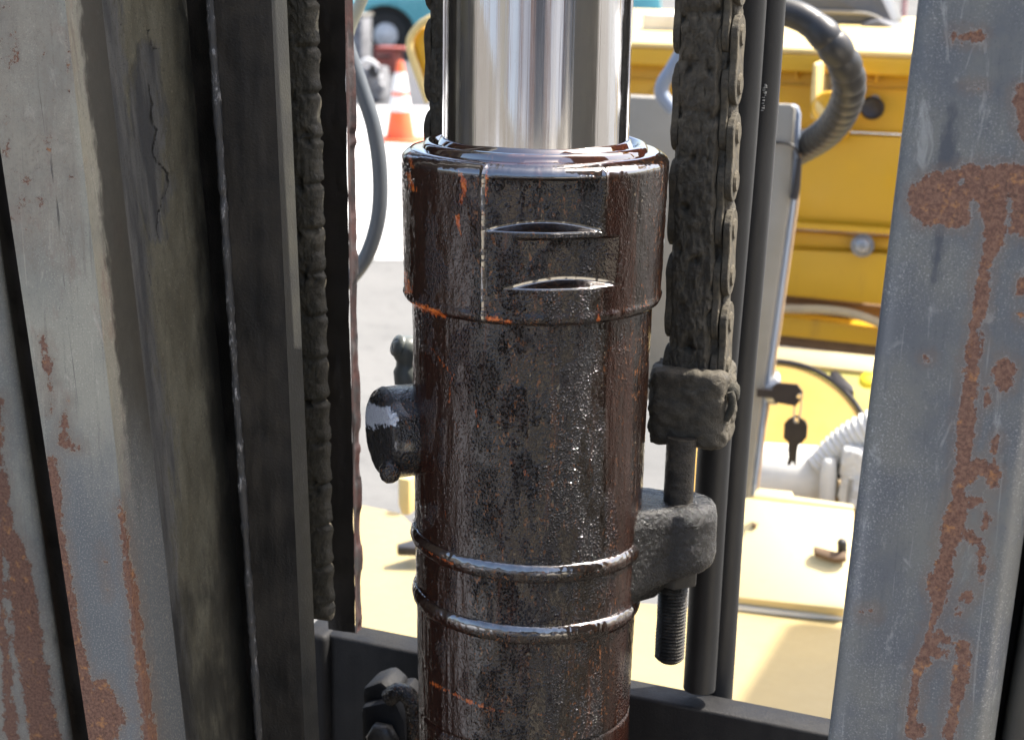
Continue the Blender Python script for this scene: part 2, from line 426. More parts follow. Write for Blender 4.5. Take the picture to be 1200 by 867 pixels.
def yellow(name, base, alt, rough=.38, dirtc=(.25, .15, .05), amt=.35):
    m = Mat(name, base, rough, 0, .5)
    a = m.noise(6, 5, .6); b = m.noise(30, 5, .65, (1, 1, .25)); f = m.noise(160, 4, .7)
    c = m.mix(m.rng(a, .35, .68), base, alt)
    c = m.mix(m.rng(b, .58, .75, 0, amt), c, dirtc); c = m.mix(m.rng(f, .68, .74, 0, amt), c, dirtc)
    m.set('Base Color', c); m.set('Roughness', m.rng(b, .3, .7, rough-.06, rough+.15)); m.bump(f, .1, .0006)
    return m.m
M['yellow'] = yellow('truck_yellow_paint', (.62, .34, .012), (.57, .32, .018))
M['yellow_top'] = yellow('dusty_sunlit_yellow_paint', (.70, .52, .20), (.66, .50, .22))  # lid dust, plus sunlight put into the paler colour of lit edges
M['cream'] = yellow('dusty_cream_yellow_paint', (.64, .51, .25), (.58, .47, .26), .5, (.42, .34, .19), .4)
M['white'] = worn('dusty_white_paint', (.70, .68, .62), (.55, .53, .48), .5, 14, .1, .4, streak=False)
M['lilac'] = worn('grey_lilac_gap_shade', (.12, .115, .135), (.10, .098, .115), .6, 16, .1, .3, streak=False)
M['brown'] = worn('brown_grime_shade', (.12, .075, .045), (.18, .12, .07), .7, 20, .3, .3, streak=False)  # brown for the latch and the painted shadow bands
M['tan'] = worn('dusty_tan_cable', (.52, .40, .22), (.45, .34, .2), .5, 30, .1, .4, streak=False)
def ground_mat(name, base, alt, scale, gr=14):
    m = Mat(name, base, .9, 0, .2)
    a = m.noise(scale, 6, .65); b = m.noise(scale*gr, 5, .7); v = m.noise(scale*gr*9, 3, .6)
    c = m.mix(m.rng(a, .36, .66), base, alt)
    c = m.mix(m.rng(b, .52, .72, 0, .5), c, tuple(x*.62 for x in base))
    c = m.mix(m.rng(v, .56, .7, 0, .4), c, tuple(x*.5 for x in base))
    m.set('Base Color', c); m.bump(b, .4, .02); return m.m
M['concrete'] = ground_mat('yard_concrete', (.125, .124, .119), (.16, .157, .149), .5, 20)
M['apron'] = ground_mat('pale_sunbleached_concrete', (.52, .51, .49), (.58, .57, .55), .4)
M['ground_shade'] = ground_mat('grey_ground_shade', (.085, .085, .09), (.11, .11, .115), .35)
M['teal'] = worn('teal_car_paint', (.10, .36, .40), (.13, .40, .44), .25, 3, .02, .6, streak=False)
M['glass'] = Mat('pale_car_glass', (.45, .58, .62), .08, 0, .7).m
M['tyre'] = worn('tyre_rubber', (.022, .022, .022), (.045, .043, .04), .8, 12, .3, .3, streak=False)
M['hub'] = worn('white_wheel_hub', (.62, .62, .62), (.45, .45, .45), .5, 12, .1, .4, streak=False)
M['orange'] = worn('orange_cone_plastic', (.80, .13, .035), (.74, .14, .06), .5, 6, .05, .4, streak=False)
M['coneband'] = worn('white_reflective_band', (.78, .77, .75), (.7, .69, .66), .4, 6, .05, .5, streak=False)
M['red'] = worn('faded_red_paint', (.30, .07, .045), (.22, .06, .045), .55, 5, .1, .4, streak=False)
M['engine'] = worn('dusty_grey_casting', (.26, .26, .27), (.10, .10, .105), .6, 9, .4, .4, streak=False)
M['fit'] = worn('olive_grey_rubber_fitting', (.10, .11, .10), (.16, .165, .15), .5, 60, .2, .5, streak=False)
M['post_red'] = worn('pale_red_post_paint', (.50, .22, .20), (.55, .30, .27), .5, 3, .05, .4, streak=False)
M['post_grey'] = worn('grey_post_paint', (.40, .40, .42), (.45, .45, .46), .5, 3, .05, .4, streak=False)
M['seat'] = worn('grey_black_vinyl', (.075, .078, .085), (.11, .11, .115), .4, 8, .15, .5, streak=False)
M['green'] = worn('pale_green_wall_paint', (.42, .52, .36), (.50, .56, .44), .7, 1.2, .1, .3, streak=False)
M['tanwall'] = worn('tan_wall_paint', (.45, .37, .25), (.40, .33, .23), .8, 1, .1, .3, streak=False)
M['brown_post'] = worn('red_brown_post_paint', (.17, .105, .08), (.15, .095, .075), .6, 1, .1, .3, streak=False)
M['shed'] = worn('dark_shed_cladding', (.06, .065, .075), (.09, .09, .10), .6, 1, .1, .3, streak=False)

#SECTION_SETTING
# ------------------------------------------------------------------ ground
def sheet(name, x0, x1, y0, y1, z, mat, n=2):
    xs, ys = np.linspace(x0, x1, n), np.linspace(y0, y1, n)
    P = np.array([[[x, y, z] for y in ys] for x in xs])
    V, F = grid(P); o = obj(name, V, F, mat, smooth=False, origin=((x0+x1)/2, (y0+y1)/2, z)); o['kind'] = 'structure'; return o
sheet('ground', -400, 400, -400, 400, 0, M['concrete'])
# the strips of yard lie across the line of sight: built in camera heading
def strip(name, d0, d1, hw, z, mat):
    f = np.array([-math.sin(PSI), math.cos(PSI), 0]); c0 = np.array([CAM[0], CAM[1], 0])
    P = np.array([[c0+f*d+R0*s+np.array([0, 0, z]) for s in (-hw, hw)] for d in (d0, d1)])
    V, F = grid(P); o = obj(name, V, F, mat, smooth=False); o['kind'] = 'structure'; return o
f_ = np.array([-math.sin(PSI), math.cos(PSI), 0]); c_0 = np.array([CAM[0], CAM[1], 0]); sx_ = np.linspace(-30, 30, 600)
P = np.array([[c_0+f_*(8.0+.55*fbm(s_*1.3, 0*s_, 0, 3)+.35*fbm(s_*6, 0*s_, 0, 4))+R0*s_+np.array([0, 0, .004]), c_0+f_*15.05+R0*s_+np.array([0, 0, .004])] for s_ in sx_])
V, F = grid(P); o = obj('pavement', V, F, M['apron'], smooth=False); o['kind'] = 'structure'
strip('shaded_ground', 15.2, 34, 90, .008, M['ground_shade'])  # large shadow over the far ground, put in as grey colour
strip('yard', -11.0, 2.6, 60, .004, ground_mat('oil_stained_yard', (.085, .076, .064), (.115, .105, .09), .6))
def pad(name, az0, az1, r0, r1, z, mat):
    b_ = np.array([math.sin(PSI), -math.cos(PSI), 0]); q = lambda a, rr: b_*rr*math.cos(rad(a)) + R0*rr*math.sin(rad(a)) + np.array([0, 0, z])
    V = [q(az0, r0), q(az0, r1), q(az1, r1), q(az1, r0)]; o = obj(name, V, [(0, 1, 2, 3)], mat, smooth=False); o['kind'] = 'structure'
pad('pavement', 16, 60, 1.6, 10.5, .008, ground_mat('tan_concrete_pad', (.56, .50, .40), (.62, .56, .45), .4))
pad('pavement', -66, -40, 1.8, 10., .008, ground_mat('pale_grey_pad', (.45, .47, .51), (.50, .52, .56), .4))
strip('kerb', 15.05, 15.2, 60, .010, M['apron'])

def far(px, d, z=0.):                              # ground point at distance d in the heading of column px
    f = np.array([-math.sin(PSI), math.cos(PSI), 0]); p = CAM + f*d + R0*((px-600)/FP*d); p[2] = z; return p

#SECTION_MAST
# ------------------------------------------------------------------ mast rails
ZLO, ZHI = .95, 1.85
def rail(prof, nrow, name, mat, parent=None, amask=None, disp=None, zlo=ZLO, zhi=ZHI, **k):
    """profile = list of (point seen at the top, point seen at the bottom) of edges; rows between zlo and zhi"""
    zs = np.linspace(zlo, zhi, nrow)
    Pt = np.array([p[0] for p in prof]); Pb = np.array([p[1] for p in prof])
    t = (zs[:, None]-Pb[None, :, 2])/(Pt[None, :, 2]-Pb[None, :, 2])
    G = Pb[None] + (Pt-Pb)[None]*t[..., None]
    V, F = grid(G)
    a = None
    if amask:
        px, py = proj(V); a = amask(px, py)
    if disp: V = disp(V, a)
    return obj(name, V, F, mat, parent, attrs=a, **k)
def edge(x0, x1, Y): return (onY(x0, 0, Y), onY(x1, 867, Y))
def lerp_edges(a, b, n): return [(a[0]+(b[0]-a[0])*t, a[1]+(b[1]-a[1])*t) for t in np.linspace(0, 1, n)]
def shift(e, dx=0, dy=0): d = np.array([dx, dy, 0]); return (e[0]+d, e[1]+d)
def round_corner(a, b, c, n=6):
    """quadratic corner from edge a over corner b to edge c"""
    return [tuple(a[k]*(1-t)**2 + b[k]*2*t*(1-t) + c[k]*t*t for k in (0, 1)) for t in np.linspace(0, 1, n)]

# ---- outer rail on the left: pale front flange, round corner, muddy web
eL = edge(-26, 104, -.10); eR = edge(76, 174, -.10)
cor = shift(edge(119, 218, -.072), 0, 0)
corner_pt = (np.array([cor[0][0], -.10, eR[0][2]]), np.array([cor[1][0], -.10, eR[1][2]]))
XT, XB = cor[0][0], cor[1][0]
webend = (onX(240, 0, XT), onX(298, 867, XB))
def left_mask(px, py):
    n = 3.0*fbm(px/9, py/14, 0, 3) + 2*fbm(px/3, py/5, 0, 5)
    ru = np.full(px.shape, -25.)
    for l in ([(66, 590, 3), (76, 690, 9), (88, 760, 10), (97, 800, 12), (108, 850, 20), (112, 900, 16)],
              [(118, 805, 10), (128, 840, 18), (126, 858, 12)],
              [(140, 590, 2.5), (150, 660, 5), (160, 740, 6), (168, 800, 7), (178, 880, 9)],
              [(78, 470, 1), (72, 520, 5), (92, 523, 3)], [(50, 395, 2), (56, 425, 4), (60, 480, 2)],
              [(120, 640, 0), (128, 700, -2)], [(60, 540, 5), (64, 570, 7), (68, 600, 5)],
              [(78, 30, -4), (80, 70, 0), (82, 110, -3)]):
        ru = np.maximum(ru, pdist(px, py, l)+n)
    ru = np.maximum(ru, 3.5*fbm(px/40, py/60, 0, 31)-4.5+2.0*n*.4-24*sstep(240, 460, py)-1.2*np.maximum(0, px-(66+.113*py)))
    gr = np.full(px.shape, -30.)
    gr = np.maximum(gr, pdist(px, py, [(110, 640, 12), (130, 720, 24), (145, 830, 18)])*.4+n)
    gr = np.maximum(gr, (px-(88+.113*py)+1.2*n)*.55-1.0)  # darker from the rounded corner on
    sc = np.maximum(pdist(px, py, [(43, 85, .2), (55, 170, .5), (74, 278, .8)]), pdist(px, py, [(52, 88, -.1), (62, 200, .2), (80, 380, .4), (104, 580, .3)]))
    return {'rust': ru, 'grime_shade': gr, 'scratch': sc, 'tone': sstep(330, 720, py)*.95}
def web_mask(px, py):
    n = fbm(px/14, py/20, 0, 11)
    cx = lambda x, y: (x, y)
    bare = np.full(px.shape, -40.)
    for l in ([(172, 60, 10), (170, 130, 22), (172, 200, 20), (182, 270, 10)], [(193, 190, 2), (197, 215, 6), (186, 260, 4)],
              [(150, 150, 3), (162, 330, 7), (168, 420, 5)], [(196, 490, 3), (200, 540, 7), (206, 580, 3)],
              [(192, 690, 4), (200, 740, 8), (206, 790, 6)]):
        bare = np.maximum(bare, pdist(px, py, l)+7*n)
    # the strip scraped clean by the rollers, next to the corner
    wob = 5*fbm(py/60, px*0+.3, 0, 4)
    x_s = 137 + (py/867)*98 + wob - np.clip((py-500)/367, 0, 1)*8
    bare = np.maximum(bare, (x_s-px)*1.0)
    gr = (px-(214+.069*py+14*fbm(py/70, px/40, 0, 9)))*1.2
    gr = np.maximum(gr, np.where(py > 560, (py-560)*.10-22+18*fbm(px/30, py/50, 0, 13), -60))
    cr = np.full(px.shape, -9.)
    for l in ([(134, 18, .9), (145, 32, 1.2), (151, 37, .6)], [(163, 22, .9), (171, 38, 1.2), (184, 30, .8)], [(171, 38, 1.), (180, 56, 1.4), (190, 60, .7)],
              [(190, 84, .8), (210, 78, 1.), (222, 88, .7)], [(176, 100, 1.5), (178, 140, 2.2), (184, 154, 1.6), (178, 178, 1.6), (186, 192, 2.0), (197, 204, 2.2), (196, 222, 1.5), (188, 240, 1.4), (184, 262, 1.2), (186, 280, 1.6)],
              [(172, 310, .8), (176, 326, 1.1), (190, 318, .7)], [(178, 362, .7), (194, 352, .8)], [(228, 440, .8), (236, 456, 1.1), (242, 448, .6)],
              [(196, 40, .6), (196, 70, .9), (184, 92, .6)], [(146, 160, .7), (150, 172, .9), (156, 160, .5)]):
        jx, jy = 3*fbm(px/9, py/9, 0, 21), 3*fbm(px/9, py/9, 0, 22)
        cr = np.maximum(cr, pdist(px+jx, py+jy, l)-.75)
    return {'bare': bare, 'grime_shade': gr, 'crack': cr}
def web_disp(V, a):
    px, py = proj(V)
    th = .00012*(1-sstep(-8, 8, a['bare'])) + .0005*fbm(V[:, 1]*160, V[:, 2]*90, 0, 8)*(1-sstep(-8, 0, a['bare']))
    V = V.copy(); V[:, 0] += th - .00025*sstep(-1.2, .6, a['crack']); return V
tL = thing('mast_rail', 'pale grey outer mast rail at the left with rust patches and mud caked web', 'mast rail', (XB, -.06, ZLO))
back = shift(eL, 0, .016)
prof = [back] + lerp_edges(eL, eR, 46) + round_corner(eR, corner_pt, cor, 26)[1:]
rail(prof, 420, 'flange', M['rail_left'], tL, left_mask)
rail(lerp_edges(cor, webend, 96), 620, 'web', M['web'], tL, web_mask, web_disp)
w2 = (np.array([XT-.014, webend[0][1], webend[0][2]]), np.array([XB-.014, webend[1][1], webend[1][2]]))
rail([webend, shift(webend, .0, .045), shift(webend, .008, .047)], 6, 'web_end', M['rail_dark'], tL)
# ---- leftmost post, bottom left corner of the photograph
LY0 = .0
e0, e1 = edge(-150, -18, LY0), edge(-68, 60, LY0)
e2 = shift(edge(-48, 80, LY0), 0, .004); e1c = (np.array([e2[0][0], LY0, e1[0][2]]), np.array([e2[1][0], LY0, e1[1][2]]))
def l0_mask(px, py):
    n = 3.0*fbm(px/9, py/14, 0, 43) + 2*fbm(px/3, py/5, 0, 45)
    ru = np.full(px.shape, -25.)
    for l in ([(2, 560, 8), (8, 620, 10), (22, 660, 14), (34, 760, 17), (54, 867, 17), (58, 900, 16)], [(-6, 600, 8), (2, 720, 4), (14, 867, 8)], [(-2, 470, 5), (0, 540, 4)]):
        ru = np.maximum(ru, pdist(px, py, l)+n)
    return {'rust': ru, 'grime_shade': (px-(43+(py-577)*.12))*.35-1, 'scratch': px*0-9., 'tone': px*0+.45}  # dark ramp paints shade onto the rounded edge
o = rail([shift(e0, 0, .02)] + lerp_edges(e0, e1, 30) + round_corner(e1, e1c, e2, 8)[1:] + [shift(e2, -.006, .006)], 300, 'mast_post', M['rail_left'], None, l0_mask)
tag(o, 'rust streaked grey post at the far left edge, beside the pale mast rail', 'post')
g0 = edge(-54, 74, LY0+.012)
rail([g0, shift(g0, .03, .0)], 8, 'gap_shade', M['black_paint'], o)  # black strip paints the shade in the gap between the posts
# ---- inner rail on the left: black greased flange with a weld bead with painted glints and a grey edge
tI = thing('inner_mast_rail', 'black greased inner mast rail with bare bead and its painted glints, left of the cylinder', 'mast rail', (-.105, -.02, ZLO))
iL, iR = edge(243, 301, -.03), edge(318, 357, -.03)
iS = (onX(336, 0, iR[0][0]+.0008), onX(374, 867, iR[1][0]+.0008))
iLs = shift(iL, -.004, .014)
def dark_disp(V, a):
    V = V.copy(); V[:, 1] += .0006*fbm(V[:, 0]*170, V[:, 2]*90, 0, 17); return V
rail([shift(iL, -.02, .02), iLs] + lerp_edges(iL, iR, 40), 300, 'flange', M['rail_dark'], tI, disp=dark_disp)
rail([iR, iS, shift(iS, -.012, .0), shift(iS, -.03, .002)], 40, 'flange_edge', M['rail_strip'], tI)
zs = np.linspace(ZLO, ZHI, 700)
bt = (zs-iL[1][2])/(iL[0][2]-iL[1][2]); bp = iL[1][None]+(iL[0]-iL[1])[None]*bt[:, None]
bp[:, 0] += .0015; bp[:, 1] -= .0006
V, F = tube(bp, .0016+.0007*fbm(zs*220, zs*0, 0, 3), 10); obj('weld_bead', V, F, M['bead'], tI)
# ---- flaking black pole (the slide behind the chain)
tP = thing('slide_bar', 'black slide bar with flaking paint along its right edge, beside the thin dirty chain', 'mast rail', (-.1, .05, ZLO))
pL, pR = edge(369, 388, .05), edge(404, 419, .05)
pS = shift(edge(411, 423, .05), 0, .006)
def flake_mask(px, py): return {'rust': px*0-20}
def pole_disp(V, a):
    V = V.copy(); V[:, 1] -= .0012*np.maximum(0, fbm(V[:, 0]*120, V[:, 2]*45, 0, 27)); V[:, 0] += .0007*fbm(V[:, 1]*100+3, V[:, 2]*70, 0, 28); return V
rail([shift(pL, 0.001, .012)] + lerp_edges(pL, pR, 16), 300, 'bar', M['black_paint'], tP, disp=pole_disp, zlo=1.2315)
def flake_disp(V, a):
    V = V.copy(); k = fbm(V[:, 2]*60, V[:, 1]*30, 0, 29); V[:, 0] += (-.001+.0013*np.sign(k)*np.abs(k)**.5)*(V[:, 1] > .0515); V[:, 1] -= .001*np.maximum(0, k); return V
rail(lerp_edges(shift(pR, .0002, -.0004), pS, 6) + [shift(pS, -.003, .003)], 500, 'paint_flakes', worn('lifted_grey_paint', (.030, .030, .032), (.06, .020, .016), .5, 90, .6, .4, bscale=350), tP, disp=flake_disp, zlo=1.2315)

# ---- outer rail on the right: blue grey, T shaped rust
rL, rC, rR = edge(1076, 970, -.10), edge(1108, 1003, -.104), edge(1262, 1142, -.104)
rS = shift(edge(1290, 1166, -.10), 0, .012); rSc = (np.array([rS[0][0], -.104, rR[0][2]]), np.array([rS[1][0], -.104, rR[1][2]]))
def right_mask(px, py):
    n = 3.2*fbm(px/8, py/10, 0, 53) + 2.6*fbm(px/3, py/4, 0, 55)
    ru = np.full(px.shape, -25.)
    for l in ([(1094, 236, 30), (1112, 232, 34), (1150, 232, 36), (1215, 236, 45)], [(1165, 262, 22), (1160, 290, 10), (1152, 320, 8), (1150, 360, 9), (1142, 380, 5), (1140, 420, 9), (1135, 470, 9), (1131, 500, 10), (1128, 540, 9), (1122, 590, 11), (1112, 640, 12), (1100, 690, 12), (1095, 720, 7), (1088, 745, 5)],
              [(1088, 755, 8), (1080, 780, 8), (1073, 800, 6), (1068, 830, 5), (1068, 860, 6), (1080, 855, 4)], [(1100, 745, 9), (1112, 750, 4)], [(1128, 757, 7), (1128, 775, 9), (1122, 815, 8), (1114, 850, 6), (1112, 880, 5)],
              [(1098, 765, 4), (1115, 770, 3)], [(1178, 432, 14), (1176, 446, 12)], [(1157, 455, 3), (1155, 470, 5)], [(1166, 512, 2.5), (1164, 528, 4)],
              [(1130, 560, 9), (1148, 545, 9), (1165, 552, 6), (1162, 570, 5)], [(1128, 582, 9), (1150, 590, 5)], [(1130, 620, 4), (1140, 632, 5), (1150, 640, 6), (1151, 665, 6), (1147, 678, 2)], [(1156, 608, 4), (1154, 618, 3)],
              [(1129, 702, 6), (1136, 700, 5)], [(1124, 716, 5), (1126, 720, 3)], [(1115, 740, 1.5), (1122, 740, 1.5)], [(1118, 43, 4), (1134, 42, 9), (1148, 42, 7), (1153, 43, 2)], [(1130, 102, 1.5), (1144, 101, 3), (1154, 101, 1)],
              [(1190, 118, 6), (1196, 105, 8), (1200, 120, 12), (1202, 150, 10), (1204, 165, 6)], [(1086, 420, 2.5), (1088, 420, 2.5)], [(1012, 717, 4), (1022, 718, 6)], [(1196, 340, 5), (1200, 330, 6)], [(1197, 372, 5), (1202, 372, 5)], [(1140, 400, 2), (1152, 398, 1)]):
        ru = np.maximum(ru, pdist(px, py, l)+n)
    # paint islands left inside the big patch
    for l in ([(1128, 208, 2), (1126, 216, 3)], [(1140, 236, 2), (1146, 262, 8), (1138, 285, 14), (1150, 262, 4)], [(1183, 226, 1.5), (1180, 280, 3)], [(1148, 250, 0), (1146, 268, 3)], [(1152, 566, 1), (1140, 574, 8)]):
        ru = np.minimum(ru, -(pdist(px, py, l)+n*.6))
    gr = np.full(px.shape, -30.)
    for l in ([(1010, 838, 1), (1040, 830, 2), (1075, 818, 1)], [(1115, 120, 10), (1108, 200, 14), (1095, 330, 8)]):
        gr = np.maximum(gr, pdist(px, py, l)*.35+n*.5-1)
    sc = pdist(px, py, [(1140, 778, .2), (1152, 772, .3)])
    return {'rust': ru, 'grime_shade': gr, 'scratch': sc*0-9}
tR = thing('mast_rail', 'blue grey outer mast rail at the right with big T shaped rust patch', 'mast rail', (rL[1][0], -.06, ZLO))
rBL = shift(rL, .0005, .004)
rLc = (rL[0]*.5+rC[0]*.5+np.array([-.0006, -.0016, 0]), rL[1]*.5+rC[1]*.5+np.array([-.0006, -.0016, 0]))
prof = [rBL] + round_corner(rL, (rL[0]+np.array([0, -.0040, 0]), rL[1]+np.array([0, -.0040, 0])), rC, 10) + lerp_edges(rC, rR, 64)[1:] + round_corner(rR, rSc, rS, 8)[1:]
rail(prof, 420, 'flange', M['rail_right'], tR, right_mask)
rail([shift(rBL, 0, -.001), shift(rBL, .0, .045), shift(rBL, .0, .085), shift(rBL, .014, .085)], 30, 'web', worn('tan_dusty_web', (.17, .14, .10), (.24, .20, .14), .6, 20, .3, .4), tR)
rail([rS, shift(rS, -.002, .004)], 8, 'flange_lip', M['rail_dark'], tR)
# ---- post behind it at the far right
f0, f1 = edge(1318, 1173, -.085), edge(1420, 1275, -.085)
f0b = shift(f0, .004, -.004)
o = rail([shift(f0, -.06, .05), shift(f0, 0, .04), f0] + round_corner(f0, shift(f0, 0, -.004), f0b, 5)[1:] + lerp_edges(f0b, f1, 12)[1:], 120, 'mast_post', M['rail_strip'], None)
tag(o, 'plain dull grey post at the bottom right edge, beyond the black gap', 'post')

# ------------------------------------------------------------------ cross member
zc = 1.2065
tilt_bar = lambda V: np.asarray(V)+np.stack([V[:, 0]*0, V[:, 0]*0, -.046*(V[:, 0]-.02)], -1)
tX = thing('cross_member', 'dark steel cross bar joining the rails behind the lift cylinder', 'cross bar', (0, .09, zc-.1))
M['bar'] = worn('blackened_bar_steel', (.007, .007, .008), (.018, .0175, .017), .65, 45, .5, .25)
V, F = box((0.02, .091, zc-.045), (.32, .018, .09)); V = tilt_bar(V); bevel(obj('bar', V, F, M['bar'], tX), .0018, 3)
V, F = box((-.133, .088, zc-.046), (.014, .022, .094)); V = tilt_bar(V); bevel(obj('end_plate', V, F, M['bar'], tX), .003, 3)

#SECTION_CYL
# ------------------------------------------------------------------ lift cylinder
tC = thing('lift_cylinder', 'oil soaked brown hydraulic lift cylinder with chrome rod in the middle', 'hydraulic cylinder', (0, 0, .95))
# piston rod
zr0 = zrow(156)
V, F = lathe((0, 0, zr0-.02), (0, 0, 1), [(0, .0360), (.5, .0360)], 96); obj('piston_rod', V, F, M['chrome'], tC)
ANG0 = math.atan2(-CAM[0], CAM[1])                 # angle helper: direction from axis to camera
def cam_ang(): return math.atan2(CAM[1], CAM[0])
CA = cam_ang()
def barrel_surface(zs, rad_of, na=520, a0=-math.pi*.62, a1=math.pi*.62):
    """front part dense; angles measured from the direction to the camera, positive to image right"""
    th = np.linspace(a0, a1, na)
    T, Z = np.meshgrid(th, zs)
    r = rad_of(T, Z)
    A = CA + T
    P = np.stack([r*np.cos(A), r*np.sin(A), Z], -1)
    return T, Z, P
def oil_attrs(V, T):
    px, py = proj(V)
    og = np.full(px.shape, -14.)
    for l in ([(478, 204, 2), (484, 222, 3)], [(480, 182, 2), (482, 194, 2)], [(474, 318, 2), (478, 340, 4)], [(482, 356, 2.5), (500, 362, 4), (520, 370, 3)], [(568, 200, 3), (570, 235, 2)],
              [(538, 200, 1), (545, 215, 4), (540, 238, 1)], [(536, 255, 3), (540, 275, 0)], [(570, 372, 3), (600, 378, 1)], [(700, 360, 1), (702, 374, 2)], [(716, 362, -2), (760, 358, -1)],
              [(556, 470, 0), (560, 500, -1)], [(500, 400, -2), (530, 440, 0), (524, 480, -1)], [(700, 670, -1), (745, 645, 1.5)], [(700, 735, -1), (742, 712, 2)], [(490, 640, -1), (530, 660, 1)], [(495, 705, 0), (520, 718, 1)],
              [(505, 800, 1), (560, 826, 1), (600, 836, 0), (640, 838, -1)], [(610, 545, -1), (618, 560, 1)], [(640, 333, -1), (690, 334, -1)]):
        og = np.maximum(og, pdist(px, py, l))
    og = np.maximum(og, -6.5+5*fbm(px/40, py/60, 0, 61)+2*fbm(px/6, py/12, 0, 62) - 3*sstep(640, 700, px))
    be = .06 + .85*sstep(535, 600, px)*(1-sstep(690, 712, px))*(.12+.88*sstep(-.15, .35, fbm(px/18, py/40, 0, 64))) + .4*sstep(.1, .4, fbm(px/14, py/40, 0, 63))*(1-sstep(715, 740, px))
    thin = np.clip(1-sstep(530, 575, px)+.6*sstep(702, 716, px)*(1-sstep(735, 750, px)), 0, 1)
    return {'orange': og, 'thin': thin, 'beads': np.clip(be, 0, 1)}
# gland nut: round body with two spanner flats, seam grooves and a chamfered, oil filled top
zgt, zgb = zrow(174), zrow(350)
RG0, RG1 = .0518, .0503
sx = lambda px, y: math.asin(np.clip((px-627)/155, -1, 1))
fl1 = (sx(572, 0), sx(705, 0), zrow(188), zrow(246), .0040)
fl2 = (sx(596, 0), sx(728, 0), zrow(253), zrow(308), .0045)
def gland_r(T, Z):
    r = RG1+(RG0-RG1)*(Z-zgb)/(zgt-zgb)
    px = 627+155*np.sin(T)
    for a0, a1, zt, zb, dep in (fl1, fl2):
        am, hw = (a0+a1)/2, (a1-a0)/2
        flat = RG0*math.cos(hw)/np.maximum(np.cos(T-am), .3) + .0002
        inside = sstep(a0-.012, a0+.012, T)*(1-sstep(a1-.012, a1+.012, T))
        zi = np.clip((Z-zb+.0002)/.0032, 0, 1)*(1-sstep(zt-.0012, zt+.0006, Z))
        r_in = np.maximum(flat, r-np.maximum(0, Z-zb)*1.45)
        r = r - np.maximum(0, r-r_in)*inside*(Z > zb)*(1-sstep(zt-.0012, zt+.0006, Z))
    for pxg, d in ((571, .0015), (579, .0007), (704, .0008)):   # seams down the side
        r = r + d*np.exp(-((px-pxg)/2.2)**2)*(.6+.6*fbm(Z*180, px*0, 0, int(pxg)))*np.where(pxg > 600, sstep(zrow(245), zrow(190), Z)+sstep(zrow(310), zrow(345), Z), 1)
    r = r + .00028*fbm(T*9, Z*60, 0, 71) + .00022*np.maximum(0, fbm(T*46, Z*260, 0, 72))
    # bottom edge: hanging oil bead
    r = r - .0025*sstep(zgb+.0025, zgb, Z)**2 + .0006*np.exp(-((Z-zgb-.0035)/.0014)**2)*(.7+.8*fbm(T*14, Z*0, 0, 73))
    c = np.clip((Z-(zgt-.0042))/.0042, 0, 1)
    return r - .0036*c**2.2
zs = np.linspace(zgb, zgt, 300)
T, Z, P = barrel_surface(zs, gland_r, 520, -math.pi, math.pi)
V, F = grid(P); ga = oil_attrs(V, T); gp = np.zeros(len(V)); tt, zz_ = T.ravel(), Z.ravel()
for a0, a1, zt_, zb2, dep in (fl1, fl2):
    am, hw = (a0+a1)/2, (a1-a0)/2; cut = RG0-RG0*math.cos(hw)/np.maximum(np.cos(tt-am), .3)
    zl = cut/1.45
    gp = np.maximum(gp, (np.abs(tt-am) < hw)*sstep(zb2-.0006, zb2-.0001, zz_)*(1-sstep(zb2+zl, zb2+zl+.0005, zz_)))
gx = 627+155*np.sin(tt)
gp = np.maximum(gp, .8*np.exp(-((gx-571)/2.5)**2))
ga['pool'] = np.maximum(gp, sstep(zgt-.0050, zgt-.0030, zz_)); ga['orange'] = ga['orange']-10*gp
obj('gland_nut', V, F, M['oil'], tC, attrs=ga)
# gland top: flat ring, shallow groove with a standing lip of oil round the rod
def ring_prof(pts, n=220, wob=.0):
    a = np.linspace(0, 2*math.pi, n, endpoint=False)
    return np.array([[[(r+wob*vnoise(x*5/math.pi, z*900, 0, 5))*math.cos(x), (r+wob*vnoise(x*5/math.pi, z*900, 0, 5))*math.sin(x), z+wob*.6*vnoise(x*11/math.pi, r*500, 0, 6)] for x in a] for r, z in pts])
top = [(.0486, zgt-.0009), (.0480, zgt+.0000), (.0468, zgt+.0004), (.0450, zgt+.0003), (.0437, zgt+.0004), (.0432, zgt+.0018), (.0424, zgt+.0030), (.0412, zgt+.0033), (.0402, zgt+.0026), (.0396, zgt+.0012), (.0388, zgt+.0010), (.0377, zgt+.0018), (.0368, zgt+.0040), (.0359, zgt+.0044)]
V, F = grid(ring_prof(top, 260, .0004), closev=True)
obj('gland_top', V, F, oil('pooled_oil', (.018, .006, .004), (.05, .012, .006), .15, .035), tC, attrs={'orange': np.full(len(V), -16.), 'beads': np.zeros(len(V)), 'pool': np.ones(len(V))})
V, F = lathe((0, 0, zgb-.0), (0, 0, 1), [(0, .03), (.0002, RG1-.0024)], 96, False); obj('gland_underside', V, F, M['oil_port'], tC, attrs={'orange': np.full(len(V), -16.), 'beads': np.zeros(len(V)), 'pool': np.ones(len(V))})
